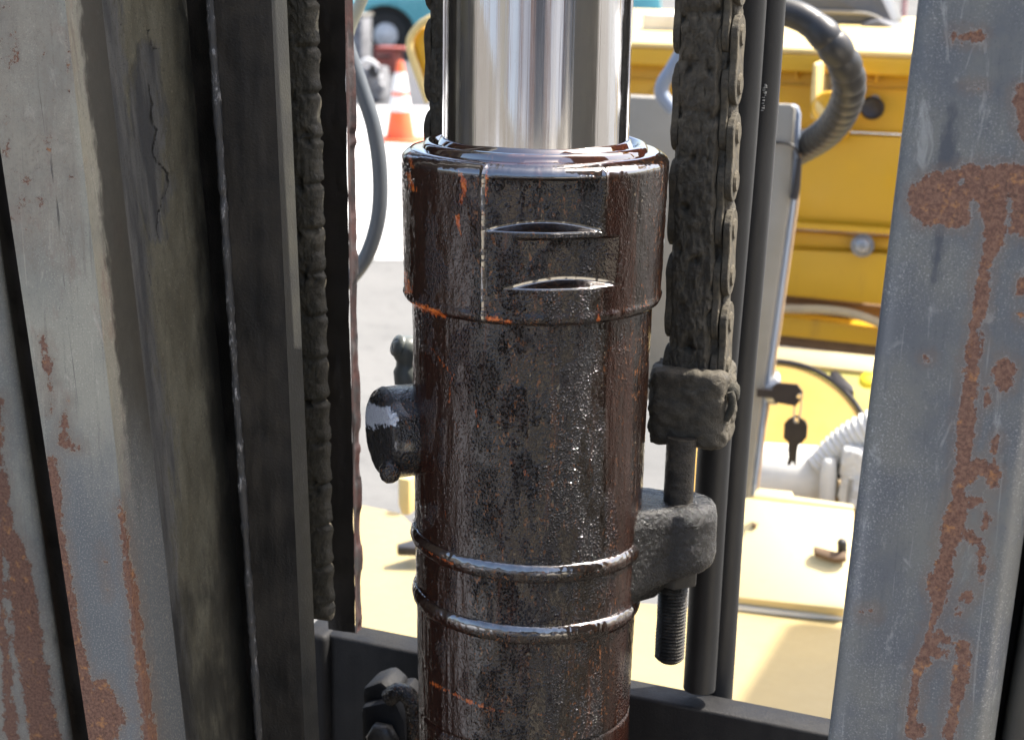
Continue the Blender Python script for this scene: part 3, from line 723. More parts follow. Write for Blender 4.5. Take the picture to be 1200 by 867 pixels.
# barrel
def barrel_r(T, Z):
    r = np.interp(Z, [.9, zrow(867), zrow(800), zrow(620), zrow(400), zgb+.01], [.0438, .0440, .0443, .0459, .0471, .0474])
    r = r + .0003*fbm(T*7, Z*22, 0, 81) + .00022*np.maximum(0, fbm(T*40, Z*210, 0, 82)) + .0003*np.maximum(0, fbm(T*24, Z*30, 0, 83))
    zr = zrow(820)
    r = r - .0006*np.exp(-((Z-zr-.0006*T)/.0007)**2)
    return r
zs = np.linspace(1.02, zgb+.004, 620)
T, Z, P = barrel_surface(zs, barrel_r, 520, -math.pi, math.pi)
V, F = grid(P); obj('barrel', V, F, M['oil'], tC, attrs=oil_attrs(V, T))
# two weld rings
for row, sd in ((624, 5), (692, 6)):
    z0 = zrow(row); n = 420
    th = np.linspace(-math.pi, math.pi, n)
    prof = np.linspace(-1, 1, 22)
    Tt, Pp = np.meshgrid(th, prof)
    h = .0026*np.sqrt(np.maximum(0, 1-Pp**2))*(1+.10*fbm(Tt*9, Pp*0, 0, sd)) + .00025*fbm(Tt*60, Pp*3, 0, sd+1)
    zz = z0 + .0040*Pp*(1+.08*fbm(Tt*5, Pp*0+4, 0, sd+2)) - .0014*np.sin(Tt)*1.0
    rr = barrel_r(Tt*0, zz)-.0006 + h
    P = np.stack([rr*np.cos(CA+Tt), rr*np.sin(CA+Tt), zz], -1)
    V, F = grid(P); a = oil_attrs(V, Tt); a['beads'] = a['beads']*.5; a['pool'] = (sstep(.0, .35, Pp)*np.clip(1.1+.8*fbm(Tt*14, Pp, 0, sd+7), 0, 1)).ravel(); a['orange'] -= 5*a['pool']
    obj('weld_ring', V, F, M['oil'], tC, attrs=a)
# side port with plug, on the left, pointing a little towards us
pd = -R0*.90 + np.array([math.sin(PSI), -math.cos(PSI), 0])*.42; pd /= np.linalg.norm(pd)
pc = onD = CAM + ray(486, 503)*(.688/FP)
def port_noise(V, s): 
    V = np.asarray(V); n = fbm(V[:, 0]*140, V[:, 1]*140, V[:, 2]*140, s)
    c = V.mean(0); d = V-c; d /= np.linalg.norm(d, axis=1)[:, None]; return V + d*(n*.00045)[:, None]
V, F = lathe(pc-pd*.02, pd, [(0, .0168), (.012, .0170), (.0136, .0170), (.0144, .0168), (.0152, .0171), (.0164, .0181)]+[(.0165+.0001*k, .0184) for k in range(3)]+[(.027, .0187), (.0325, .0185), (.0345, .0172), (.0353, .0160), (.0356, .0152)]+[(.0357+.00002*k, .0140-.0015*k) for k in range(9)]+[(.0360, .0004)], 72)
V = port_noise(V, 3); V = np.asarray(V); ppx, ppy = proj(V); a = {'fleck': pdist(ppx, ppy, [(436, 488, 16), (462, 490, 8)])+9*fbm(ppx/9, ppy/7, 0, 45), 'orange': np.full(len(V), -12.), 'beads': np.full(len(V), .9), 'pool': .25*sstep(-.05, .25, fbm(V[:, 0]*150, V[:, 1]*150, V[:, 2]*150, 44))}
port = obj('port', V, F, M['oil_port'], tC, attrs=a)
dp = CAM + ray(457, 548)*(.670/FP)
V, F = lathe(dp, (0, 0, -1), [(-.004, .001), (0, .0042), (.003, .0040), (.0046, .0034), (.0058, .0020), (.0064, .0003)], 20); V = port_noise(V, 6)
obj('oil_drip', V, F, M['oil_port'], tC, attrs={'orange': np.full(len(V), -12.), 'beads': np.full(len(V), .4)})

# chain anchor lug on the right side of the barrel
LY = .022
eye = onY(799, 596, LY); zt = eye[2]+.0040; er = .0146
zb_ = zt-.0225
tl = obj  # readability
def lug():
    nst, nz = 60, 26
    c = np.array([eye[0], LY])
    out = []
    th = np.linspace(-1.95, 1.95, 44); base_dir = math.atan2(c[1], c[0])
    for a in th: out.append(c + er*np.array([math.cos(base_dir+a), math.sin(base_dir+a)]))
    tang = [c*.42 + np.array([-math.sin(base_dir), math.cos(base_dir)])*.026, c*.42 - np.array([-math.sin(base_dir), math.cos(base_dir)])*.026]
    left = [out[-1]+(tang[0]-out[-1])*t for t in np.linspace(.1, 1, 10)]; right = [tang[1]+(out[0]-tang[1])*t for t in np.linspace(0, .9, 10)]
    loop = np.array(right+out+left)
    d0 = np.linalg.norm(loop, axis=1)
    rows = []
    zl = list(np.linspace(0, 1, 20))
    sh = [(-.42, 1.0), (-.14, 1.0), (-.05, .997), (0, .985)]
    cen = loop.mean(0)
    P = []
    for s_, zz in ((.02, zt-.0004), (.30, zt-.0004), (.55, zt), (.80, zt), (.86, zt-.0007), (.95, zt-.0026), (1., zt-.0065)):
        P.append([[*(c+(q-c)*s_), zz] for q in loop])
    for t in np.linspace(.12, .92, 16):
        P.append([[*q, 0] for q in loop]);
        for i, q in enumerate(loop):
            dd = np.dot(q, c)/np.dot(c, c)              # 0 at the barrel, 1 at the eye
            zbot = zb_ - .017*(1-np.clip((dd-.45)/.95, 0, 1))
            P[-1][i][2] = zt-.0065 + (zbot+.004-(zt-.0065))*(t-.12)/.8
    for s_, k in ((.975, .0016), (.92, .0004), (.8, 0), (.3, 0)):
        P.append([])
        for q in loop:
            dd = np.dot(q, c)/np.dot(c, c); zbot = zb_ - .017*(1-np.clip((dd-.45)/.95, 0, 1))
            P[-1].append([*(c+(q-c)*s_), zbot+k])
    P = np.array(P)
    V, F = grid(P, closev=True)
    n = fbm(V[:, 0]*210, V[:, 1]*210, V[:, 2]*210, 91); n2 = fbm(V[:, 0]*60, V[:, 1]*60, V[:, 2]*60, 92)
    d = V-np.array([eye[0]*.9, LY*.9, zt-.013]); d /= np.linalg.norm(d, axis=1)[:, None]
    V = V + d*(n*.0005+n2*.0008)[:, None]
    return V, F
V, F = lug(); obj('anchor_lug', V, F, M['lug_top'], tC)

#SECTION_CHAIN
# ------------------------------------------------------------------ leaf chains
PITCH_C = .0190
def plate_mesh(tk):
    L, h = PITCH_C, .0082
    pts = []
    for a in np.linspace(-math.pi/2, math.pi/2, 9): pts.append((h*math.sin(a), L/2+h*math.cos(a)))
    pts.append((h*.80, 0))
    for a in np.linspace(math.pi/2, 3*math.pi/2, 9): pts.append((h*math.sin(a), -L/2+h*math.cos(a)))
    pts.append((-h*.80, 0))
    V, F = prism([(0-tk/2, y, z) for y, z in pts], (tk, 0, 0))
    me = bpy.data.meshes.new('link_plate'); me.from_pydata([tuple(v) for v in V], [], F)
    bm = bmesh.new(); bm.from_mesh(me); bmesh.ops.recalc_face_normals(bm, faces=bm.faces)
    bmesh.ops.bevel(bm, geom=bm.edges[:], offset=.00035, segments=1, affect='EDGES'); bm.to_mesh(me); bm.free()
    me.materials.append(M['chain_plate']); return me
PLATE = plate_mesh(.0029)
PINM = bpy.data.meshes.new('chain_pin')
V, F = lathe((-.0145, 0, 0), (1, 0, 0), [(0, .0030), (.0008, .0036), (.0280, .0036), (.0290, .0030)], 14)
PINM.from_pydata([tuple(v) for v in V], [], [tuple(int(i) for i in f) for f in F]); PINM.materials.append(M['chain_plate'])
def chain(label, xt, xb, Y, z0, z1, ncol=8, crust=True, mat='chain_dirt', seed=0, amp=1., plates=True, scal=.035):
    """xt, xb: centre X at heights 1.52 and 1.22"""
    cx = lambda z: xb+(xt-xb)*(z-1.22)/.30
    t = thing('leaf_chain', label, 'chain', (cx(z0), Y, z0), 'mast leaf chains'); org = wloc(t)
    wd = .0032; half = ncol*wd/2
    n = int((z1-z0)/PITCH_C)
    for i in range(n):
        z = z0+(i+.5)*PITCH_C
        p = bpy.data.objects.new('chain_pin', PINM); COL.objects.link(p); p.parent = t
        p.location = Vector(np.array([cx(z), Y+.0085, z-PITCH_C/2])-org); p.scale = (half/.0136, 1.15, 1.25)
        for k in range(ncol):
            if (k+i) % 2: continue
            if (1 < k < ncol-3 or not plates) and crust: continue       # buried under the dirt crust
            o = bpy.data.objects.new('link_plate', PLATE); COL.objects.link(o); o.parent = t
            o.location = Vector(np.array([cx(z)-half+(k+.5)*wd+random.uniform(-.0002, .0002), Y+.0085+random.uniform(-.0005, .0005), z])-org)
            o.rotation_euler = (random.uniform(-.02, .02), 0, random.uniform(-.02, .02))
    if crust:
        zz = np.linspace(z0, z1, int((z1-z0)/.0008)); u = np.linspace(-1, 1, 64)
        U, Z = np.meshgrid(u, zz)
        ph = Z/PITCH_C*2*math.pi
        prof = .0105*(1-np.abs(U)**5)**.5
        hw = half*((.93 if plates else .97)+.02*fbm(Z*70, np.sign(U)*3, 0, seed+1)+scal*np.cos(ph/2+np.sign(U)*1.0 if plates else ph))
        if not plates: hw = hw*(1-.20*np.exp(-((Z/PITCH_C-np.round(Z/PITCH_C))/.06)**2)*(.7+.5*fbm(Z*60, U*0, 0, seed+41)))
        n1 = fbm(U*6, Z*260, 0, seed+2); n2 = fbm(U*2.2, Z*70, 0, seed+3); n3 = np.maximum(0, fbm(U*4, Z*170, 3, seed+4)-.25)
        Yp = Y+.0078-prof*.82 - .0016*n2*amp - .0011*n1*amp
        zi = Z/PITCH_C
        # pits where the plates of one row meet
        row = np.round(zi)
        pit = np.zeros_like(Z)
        prng = np.random.default_rng(seed+11)
        for r_ in np.unique(row):
            for uu in prng.uniform(-.85, .85, 3):
                s = prng.uniform(.3, 1.3); wu = prng.uniform(.07, .16)
                zc_ = (r_+prng.uniform(-.18, .18))*PITCH_C
                pit = np.maximum(pit, s*np.exp(-((U-uu)/wu)**2-((Z-zc_)/.0016)**2))
        Yp += .0036*pit + .0016*n3
        if plates: Yp += .0042*sstep(.42, .60, U+.16*fbm(Z*90, U*0, 0, seed+31))
        # joints of columns
        Yp += .0003*np.exp(-((np.abs((U*half/wd) % 1-.5)-.5)/.10)**2)*sstep(-.1, .5, fbm(U*3, Z*40, 0, seed+9)) + .0007*fbm(U*16, Z*900, 0, seed+21) + .0012*np.exp(-((zi-np.round(zi))/.06)**2)*sstep(-.2, .4, fbm(U*4, Z*50, 0, seed+22))*1.0
        P = np.stack([cx(Z)+U*hw + .0006*n1, Yp, Z], -1)
        V, F = grid(P); o = obj('dirt_crust', V, F, M[mat], t); o['kind'] = 'stuff'
    return t
zanch = onY(810, 452, .03)[2]
cR = (onY(790, 0, .03)[0]+onY(866, 0, .03)[0])/2; cRb = onY(812, 440, .03)[0]
chain('dirt caked leaf chain right of the cylinder, held by the anchor bolt', cR, cR-(cR-cRb)*.30/.155, .03, zanch-.012, 1.82, 8, seed=100)
xl = onY(497, 60, .045)[0]+.0125
chain('dark leaf chain behind the left side of the chrome rod', xl, xl, .045, 1.22, 1.82, 8, seed=200)
xa, xb = onY(368, 0, .022)[0], onY(389, 720, .022)[0]
THIN = chain('thin lumpy dirt covered chain at the left, between the black rail and the slide bar', xa-.0140, xb-.0140, .022, onY(389, 726, .022)[2], 1.80, 8, mat='chain_dry', seed=300, amp=.5, plates=False, scal=.035)
for c_ in THIN.children:
    if c_.name.startswith('chain_pin'): c_.scale[0] *= .80

# ------------------------------------------------------------------ chain anchor
AY = .036
def blob_box(px0, px1, y0, y1, Y, dep, nz=40, seed=5, amp=.0009, bulge=None):
    a, b = onY(px0, (y0+y1)/2, Y), onY(px1, (y0+y1)/2, Y)
    ztop, zbot = onY((px0+px1)/2, y0, Y)[2], onY((px0+px1)/2, y1, Y)[2]
    hx, cx_ = (b[0]-a[0])/2, (a[0]+b[0])/2
    th = np.linspace(0, 2*math.pi, 72, endpoint=False); P = []
    e = 5.0
    for t in np.concatenate([[.0, .004], np.linspace(.012, .988, nz), [.996, 1.]]):
        s = (1-abs(2*t-1)**9)**(1/9) if 0 < t < 1 else .3
        c_, s_ = np.cos(th), np.sin(th)
        rr = (np.abs(c_)**e+np.abs(s_)**e)**(-1/e)
        P.append(np.stack([cx_+hx*s*rr*c_, Y+dep/2+dep/2*s*rr*s_, np.full_like(th, zbot+(ztop-zbot)*t)], -1))
    P = np.array(P); V, F = grid(P, closev=True)
    F = [tuple(f) for f in F]+[tuple(range(72)), tuple(range((len(P)-1)*72, len(P)*72))]
    d = V-V.mean(0); d /= np.linalg.norm(d, axis=1)[:, None]
    n = fbm(V[:, 0]*130, V[:, 1]*130, V[:, 2]*130, seed)+.6*fbm(V[:, 0]*420, V[:, 1]*420, V[:, 2]*420, seed+3)
    return V + d*(n*amp)[:, None], F
tA = thing('chain_anchor', 'dirt caked chain anchor block with threaded bolt below the right chain', 'chain anchor', (eye[0], LY, zt-.08))
V, F = blob_box(757, 849, 436, 527, .022, .032, seed=15, amp=.0024); obj('anchor_block', V, F, M['chain_dirt'], tA)
bx = eye[0]
def hexnut(c, r, h, mat, parent, name='nut', axis=(0, 0, 1)):
    d, u, v = basis(axis); c = np.asarray(c, float)
    V, F = prism([c+(u*math.cos(a)+v*math.sin(a))*r for a in np.arange(6)*math.pi/3+.25], d*h)
    return bevel(obj(name, V, F, mat, parent, smooth=False), r*.09, 2)
bA, bE = onY(799, 512, LY), onY(784, 774, LY); bv = bA-bE; bL = np.linalg.norm(bv); bv /= bL
tz = (zb_-.010-bE[2])
V, F = lathe(bE, bv, [(0, .0040), (.0012, .0056)]+[(.0012+i*.00075, .0063 if i % 2 else .0050) for i in range(int(tz/.00075))]+[(tz+.002, .0061), (bL, .0061)], 28)
V = port_noise(V, 8); obj('anchor_bolt', V, F, dirt('greasy_thread', (.022, .019, .015), (.06, .05, .036), .4, .5), tA)
hexnut(bE+bv*(zb_-.0135-bE[2]), .0105, .0105, M['bolt'], tA, axis=bv)
V, F = lathe(bE+bv*(zb_-.004-bE[2]), bv, [(-.0005, .010), (.002, .0105), (.0022, .004)], 28); obj('washer', V, F, M['bolt'], tA)
pp = onY(857, 459, .034)
V, F = lathe(pp+np.array([-.012, 0, 0]), (1, 0, 0), [(0, .0032), (.010, .0034), (.0105, .0038), (.0135, .0040), (.0150, .0030), (.0153, .001)], 18); V = port_noise(V, 9)
obj('clevis_pin', V, F, M['chain_dry'], tA)
q = onY(858, 468, .028); q2 = onY(850, 492, .028)
V, F = tube(spline([q+np.array([-.001, 0, .003]), q, q*.5+q2*.5+np.array([.0008, 0, 0]), q2], 18), .0016, 10); obj('cotter_pin', V, F, M['chain_dry'], tA)

#SECTION_HOSE
# ------------------------------------------------------------------ hoses beside the chain
def straight_hose(a, b, r, label, zb=None):
    a, b = np.asarray(a), np.asarray(b)
    d = b-a
    n = 120
    t = np.linspace(-.45, 1.0, n); P = a+d[None]*t[:, None]
    P[:, 0] += .0006*np.sin(t*7+r*900)
    V, F = tube(P, r, 22)
    return tag(obj('hydraulic_hose', V, F, M['hose'], origin=b), label, 'hose', 'straight hoses right of the chain')
h1a, h1b = onY(877, 0, .089), onY(818, 806, .089)
h2a, h2b = onY(900, 0, .1085), onY(838, 822, .1085)
straight_hose(h1a, h1b, .0074, 'black hydraulic hose nearest the chain, ending in the cross bar')
ho = straight_hose(h2a, h2b, .0074, 'black hydraulic hose with faint print, touching the grey console')
# faint print on the second hose: small pale characters running along it
mb = MB()
for k in range(11):
    y = 98+k*3.0; c = onY(901.5+random.uniform(-.3, .3)-(y*.077), y, .1085); c = c+np.array([-.0002+.0024, -.0072, 0])
    for _ in range(random.choice((1, 2, 2, 3))):
        V, F = box(c+np.array([random.uniform(-.0006, .0006), 0, random.uniform(-.0003, .0003)]), (random.uniform(.0003, .0011), .0006, .00022)); mb.add(V, F)
mb.build('hose_print', M['hose_print'], ho)
# ---- spiral wrapped hose looping in front of the yellow hood
HY = .62
pts = [onY(x, y, HY+dy) for x, y, dy in ((860, -14, 0), (905, 8, 0), (945, 24, 0), (975, 52, 0), (994, 88, .02), (991, 122, .06), (972, 152, .12), (944, 172, .19), (905, 192, .26))]
path = spline(pts, 420); s = np.concatenate([[0], np.cumsum(np.linalg.norm(np.diff(path, axis=0), axis=1))])
wrapv = sstep(.055, .085, s)
V, F = tube(path, .0104+wrapv*(.0004+.0018*np.abs(np.sin(s/.0080*math.pi*.5))**.6), 26)
V = np.asarray(V)
tag(obj('wrapped_hose', V, F, M['wrap'], origin=pts[-1]), 'dark spiral wrapped hose curving in front of the yellow hood', 'hose')
# ---- cables in the left opening
CY = .30
pts = [onY(x, y, CY) for x, y in ((436, -30), (424, 0), (412, 28), (404, 52))]
V, F = tube(spline(pts, 40), .0035, 14); tag(obj('pale_cable', V, F, M['pale_cable'], origin=pts[-1]), 'pale olive cable slanting down at the top of the left opening', 'cable')
pts = [onY(x, y, CY+.01) for x, y in ((400, 30), (409, 62), (424, 105), (438, 150), (445, 200), (444, 250), (433, 292), (416, 320), (395, 338), (360, 350))]
V, F = tube(spline(pts, 120), .0047, 16); tag(obj('cable', V, F, M['cable'], origin=pts[-1]), 'dark grey cable bowing across the left opening beside the cone', 'cable')
# ---- grey rubber fitting behind the barrel on the left
tF = thing('hose_fitting', 'grey ribbed hose fitting just behind the barrel, above the side port', 'hose fitting', onY(476, 452, .06))
fb = onY(477, 460, .06)
V, F = lathe(fb, (0, 0, 1), [(0, .0052), (.006, .0058), (.010, .0062), (.0125, .0050), (.0145, .0048), (.0165, .0060), (.020, .0066), (.0235, .0062), (.0255, .0040), (.026, .002)], 26); obj('fitting_body', V, F, M['fit'], tF)
V, F = lathe(fb+np.array([-.0005, -.0005, .0205]), np.array([-.55, -.6, .35]), [(0, .0045), (.004, .0052), (.0052, .0048), (.0056, .0028), (.0040, .0022), (.0040, .0004)], 22); obj('fitting_nozzle', V, F, M['fit'], tF)

# ------------------------------------------------------------------ clamp at the bottom left
tB = thing('clamp_bracket', 'dark dirty clamp bracket under the cross bar, left of the barrel', 'bracket', onY(455, 900, .05))
panel('clamp_block', [(421, 828), (462, 820), (474, 845), (480, 905), (424, 905)], .040, .03, M['bar'], tB, .003)
panel('clamp_cap', [(424, 806), (446, 798), (462, 812), (460, 822), (424, 826)], .046, .02, M['bar'], tB, .003)
V, F = lathe(onY(450, 862, .038), (0, -1, 0), [(0, .0075), (.004, .0075), (.0052, .0062), (.0054, .001)], 6); obj('clamp_bolt', V, F, M['bolt'], tB)
V, F = tube(spline([onY(x, y, .035) for x, y in ((455, 818), (468, 810), (482, 820), (487, 850), (486, 900))], 40), .0042, 14)
tag(obj('oily_hose', V, F, M['oil_port'], attrs={'orange': np.full(len(V), -14.), 'beads': np.full(len(V), .3)}), 'short glossy black oily hose bending beside the clamp, bottom left', 'hose')

#SECTION_TRUCK
# ------------------------------------------------------------------ the truck behind the mast
TILT = np.array([0, -math.sin(rad(32)), math.cos(rad(32))])
# grey console with key switch
CO = .78
tK = thing('console', 'light grey console column with key switch, behind the two black hoses', 'console', onY(860, 720, CO))
panel('console_face', [(868, 121), (926, 122), (932, 126), (926, 230), (905, 380), (888, 500), (872, 640), (864, 700), (820, 700), (830, 500), (850, 250)], CO, .006, M['cowl'], tK, .003)
panel('console_edge', [(926.5, 122), (934, 125), (937.5, 135), (932, 230), (911.5, 380), (894, 500), (877, 640), (868, 700), (864.5, 700), (872.5, 640), (888.5, 500), (905.5, 380), (926.5, 230)], CO+.004, .008, M['cowl_edge'], tK, .0015)
panel('console_trim', [(938, 160), (940, 162), (935, 240), (914.5, 385), (897, 502), (880, 640), (873, 690), (868.5, 700), (877.5, 640), (894.5, 500), (912, 380), (932.5, 230)], CO+.010, .006, M['cowl_trim'], tK, .0008)
V, F = tube(spline([onY(x, y, CO-.004) for x, y in ((880, 166), (905, 167), (925, 169), (934, 177), (938, 190))], 40), .0011, 10); obj('strap', V, F, M['plastic'], tK)
V, F = tube(spline([onY(x, y, CO-.002) for x, y in ((937, 186), (935, 205), (933, 222), (930, 233))], 30), [.0022+.0016*t for t in np.linspace(0, 1, len(spline([(0, 0, 0)]*4, 30)))], 12); obj('strap_tail', V, F, M['plastic'], tK)
V, F = lathe(onY(905, 462, CO-.004)+np.array([-.012, 0.02, 0]), R0, [(0, .0145), (.010, .0150), (.0125, .0150), (.0140, .0130), (.0142, .008)], 30); obj('key_switch', V, F, M['steel'], tK)
for (x, y, r, L) in ((884, 541, .0055, .012), (921, 272, .0045, .007)):
    V, F = lathe(onY(x, y, CO+.01)-R0*L, R0, [(0, r*.8), (L*.4, r), (L*.9, r), (L, r*.7)], 18); obj('knob', V, F, M['plastic'], tK)
# mounting with rubber block and bolt at its foot
mt = onY(868, 683, CO-.01)
V, F = box(mt+np.array([0, .012, 0]), (.019, .03, .026)); mo = bevel(obj('mount', V, F, M['plastic'], tK), .003, 2)
V, F = lathe(mt+np.array([-.010, 0, .001]), R0, [(0, .0115), (.006, .0115), (.0065, .0128), (.0095, .0128), (.0100, .0085), (.0165, .0082), (.017, .006)], 20); obj('mount_bolt', V, F, M['bolt'], mo)
# keys
KY = CO-.008
def key_poly(px):  return [onY(x, y, KY) for x, y in px]
def holed(name, outer, hole, Y, th, mat, parent=None):
    bm = bmesh.new()
    n = len(outer); vo = [bm.verts.new(onY(x, y, Y)) for x, y in outer]
    hv = [bm.verts.new(onY(hole[0]+hole[2]*math.cos(a), hole[1]+hole[2]*math.sin(a), Y)) for a in np.linspace(0, 2*math.pi, 14, endpoint=False)]
    e = [bm.edges.new((vo[i], vo[(i+1) % n])) for i in range(n)]+[bm.edges.new((hv[i], hv[(i+1) % 14])) for i in range(14)]
    r = bmesh.ops.triangle_fill(bm, use_beauty=True, edges=e)
    f = [g for g in bm.faces]
    ex = bmesh.ops.extrude_face_region(bm, geom=f); bmesh.ops.translate(bm, vec=(0, th, 0), verts=[v for v in ex['geom'] if isinstance(v, bmesh.types.BMVert)])
    V = [tuple(v.co) for v in bm.verts]; bm.verts.index_update(); F = [tuple(v.index for v in g.verts) for g in bm.faces]; bm.free()
    return obj(name, V, F, mat, parent, smooth=False)
tk1 = thing('ignition_key', 'brown black key pushed into the console lock', 'key', onY(905, 462, KY), 'keys at the console')
holed('key_bow', [(911, 449), (934, 451), (940, 459), (940.5, 466), (932, 476), (908, 471.5), (905, 465), (905, 453)], (936.6, 464.5, 3.4), KY, .0032, M['key'], tk1)
V, F = box(onY(903, 462, KY)+np.array([-.004, .0016, 0]), (.016, .0022, .007)); obj('key_blade', V, F, M['key'], tk1)
tk2 = thing('spare_key', 'brown black key hanging by a ring from the one in the lock', 'key', onY(932, 545, KY), 'keys at the console')
holed('key_bow', [(933, 487), (944, 494), (946, 500), (945, 513), (940, 519), (937, 521), (924, 519), (918, 513), (919, 496), (924, 491)], (933, 493, 3.4), KY+.002, .0032, M['key'], tk2)
V, F = prism([onY(x, y, KY+.0024) for x, y in ((924, 518), (937, 519), (935.5, 522), (934, 530), (932.5, 545), (930.5, 545), (929.5, 541), (928, 541), (926.5, 545), (922, 545), (924, 535), (923, 527))], (0, .0022, 0)); obj('key_blade', V, F, M['key'], tk2, smooth=False)
a = np.linspace(0, 2*math.pi, 40, endpoint=False)
rc = onY(934.6, 478, KY+.002); rp = np.array([rc+np.array([.0028*math.cos(x), .0015*math.sin(x)*2, .0118*math.sin(x)]) for x in a])
V, F = tube(np.vstack([rp, rp[:1]]), .0006, 8, False); obj('key_ring', V, F, M['steel'], tk2)

# ---- yellow hood
HYD = 1.25
tH = thing('hood', 'yellow truck hood with sunlit top and shaded front panels', 'hood', onY(900, 400, HYD))
def hoodp(name, px, Y, th, mat, bev=.003, parent=None): return panel(name, px, Y, th, mat, parent or tH, bev)
# top lid: goes back, sunlit
pa, pb = onY(700, 55, HYD-.03), onY(1180, 79, HYD-.03)
za = (pa[2]+pb[2])/2
lid_l, lid_r = onY(520, 0, HYD)[0], onY(1200, 0, HYD)[0]
zt0 = onY(905, 62, HYD-.03)[2]
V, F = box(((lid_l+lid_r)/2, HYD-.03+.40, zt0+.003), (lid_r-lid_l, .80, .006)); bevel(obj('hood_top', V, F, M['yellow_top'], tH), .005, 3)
V, F = box(((lid_l+lid_r)/2, HYD-.024, zt0-.0100), (lid_r-lid_l, .010, .019)); bevel(obj('hood_lip', V, F, M['yellow'], tH), .003, 3)
hx0 = onY(738, 120, HYD)[0]
hoodp('front_panel', [(690, 60), (1180, 84), (1180, 164), (690, 140)], HYD, .02, M['yellow'])
hoodp('front_panel', [(880, 152), (1180, 168), (1180, 284), (880, 262)], HYD-.012, .03, M['yellow'])
hoodp('bead_ridge', [(880, 258), (1180, 277), (1180, 284), (880, 265)], HYD-.026, .012, M['yellow'], .002)
hoodp('front_panel', [(880, 267), (1180, 288), (1180, 300), (880, 290)], HYD-.004, .03, M['yellow'])
hoodp('front_panel', [(880, 291), (1180, 303), (1180, 372), (880, 343)], HYD-.016, .03, M['yellow'])
hoodp('shadow_gap', [(880, 342), (1180, 374), (1180, 398), (880, 362)], HYD+.03, .03, M['brown'])  # dark shadow band, painted brown in the recess
hoodp('side_step', [(690, 136), (787, 143), (787, 93), (780, 93), (768, 100), (760, 112), (690, 108)], HYD-.004, .03, M['yellow'])
for (x0, x1, y) in ((931, 935, 66), (1025, 1029, 71)):
    hoodp('rib', [(x0, y), (x1, y), (x1, y+26), (x0, y+26)], HYD-.010, .012, M['yellow'], .001)
hoodp('seam_strip', [(700, 91), (1180, 109), (1180, 111), (700, 93.5)], HYD-.003, .006, M['yellow'], .0008)
# bracket with a pale rim and the round hole plug
hoodp('bracket', [(953, 74), (958, 76), (957, 118), (966, 128), (966, 140), (950, 140), (950, 110)], HYD-.085, .085, M['yellow_top'], .002)
V, F = lathe(onY(972, 130, HYD-.075), (0, -1, .35), [(-.06, .018), (0, .018), (.012, .018), (.014, .016), (.008, .011), (.008, .001)], 26); obj('bracket_boss', V, F, M['yellow'], tH)
V, F = lathe(onY(975, 92, HYD-.0), (0, -1, 0), [(0, .016), (.006, .015), (.008, .010), (.0085, .001)], 22); obj('bracket_washer', V, F, M['steel'], tH)
V, F = lathe(onY(1023, 127, HYD-.01), (0, -1, .1), [(0, .0125), (.010, .0125), (.012, .0105), (.009, .008), (.009, .001)], 24); obj('hole_plug', V, F, M['plastic'], tH)
V, F = lathe(onY(1025, 119, HYD-.006), (0, -1, .0), [(0, .007), (.006, .007), (.007, .004)], 18); obj('plug_tab', V, F, M['steel'], tH)
V, F = lathe(onY(1011, 288, HYD-.014), (0, -1, .15), [(0, .0125), (.004, .0125), (.0045, .0095), (.015, .0092), (.017, .006)], 20); obj('hood_bolt', V, F, M['steel'], tH)
# lower front: cable, strip, painted shadow strip, ledge
pts = [onY(x, y, HYD-.02) for x, y in ((880, 359), (925, 362), (965, 363), (1000, 368), (1035, 381), (1070, 402))]
V, F = tube(spline(pts, 60), .0050, 14); tag(obj('tan_cable', V, F, M['tan'], origin=pts[0]), 'tan cable sagging along the foot of the yellow hood', 'cable')
hoodp('lower_rail', [(880, 366), (1100, 394), (1100, 414), (880, 390)], HYD-.004, .04, M['yellow'])
hoodp('shade_strip', [(880, 388), (1100, 411), (1100, 426), (880, 402)], HYD+.02, .04, M['brown'], .0008)  # brown strip paints the shadow band above the ledge
# ---- cream ledge and the plate beneath it, lying back in the sun
pq = onY(960, 440, HYD-.17); p0 = pq+TILT*.004
slab('ledge', [(880, 402), (1100, 424), (1100, 444), (880, 421)], p0, TILT, .012, M['cream'], tH)
slab('back_panel', [(880, 421), (1100, 444), (1100, 560), (880, 560)], pq, TILT, .012, yellow('greenish_yellow_paint', (.46, .40, .09), (.42, .36, .10)), tH)
# ---- round cover with black rim
pn = pq+TILT*.022
tD = thing('round_cover', 'round pale yellow cover with a black rim, behind the hanging keys', 'cover', onP(905, 600, pn, TILT))
circ = lambda r, k=1.: [(905+r*math.cos(a_), 545+r*math.sin(a_)) for a_ in np.linspace(0, 2*math.pi, 72, endpoint=False)]
slab('cover_disc', circ(118), pn, TILT, .01, yellow('pale_orange_yellow_paint', (.50, .30, .055), (.46, .28, .06)), tD, 0)
rim = np.array([onP(x, y, pn, TILT)+TILT*.001 for x, y in circ(121)])
V, F = tube(np.vstack([rim, rim[:2]]), .0028, 10, False); obj('cover_rim', V, F, M['plastic'], tD)
slab('cover_clip', [(972, 436), (980, 433), (1000, 452), (1001, 460), (990, 456), (976, 444)], pn+TILT*.004, TILT, .006, M['plastic'], tD, .001)
V, F = lathe(onP(1018, 447, pn, TILT), TILT, [(0, .010), (.003, .010), (.005, .008), (.006, .004)], 18); V = port_noise(V, 12)
obj('filler_cap', V, F, Mat('bright_yellow_plastic', (.75, .58, .02), .4).m, tH)
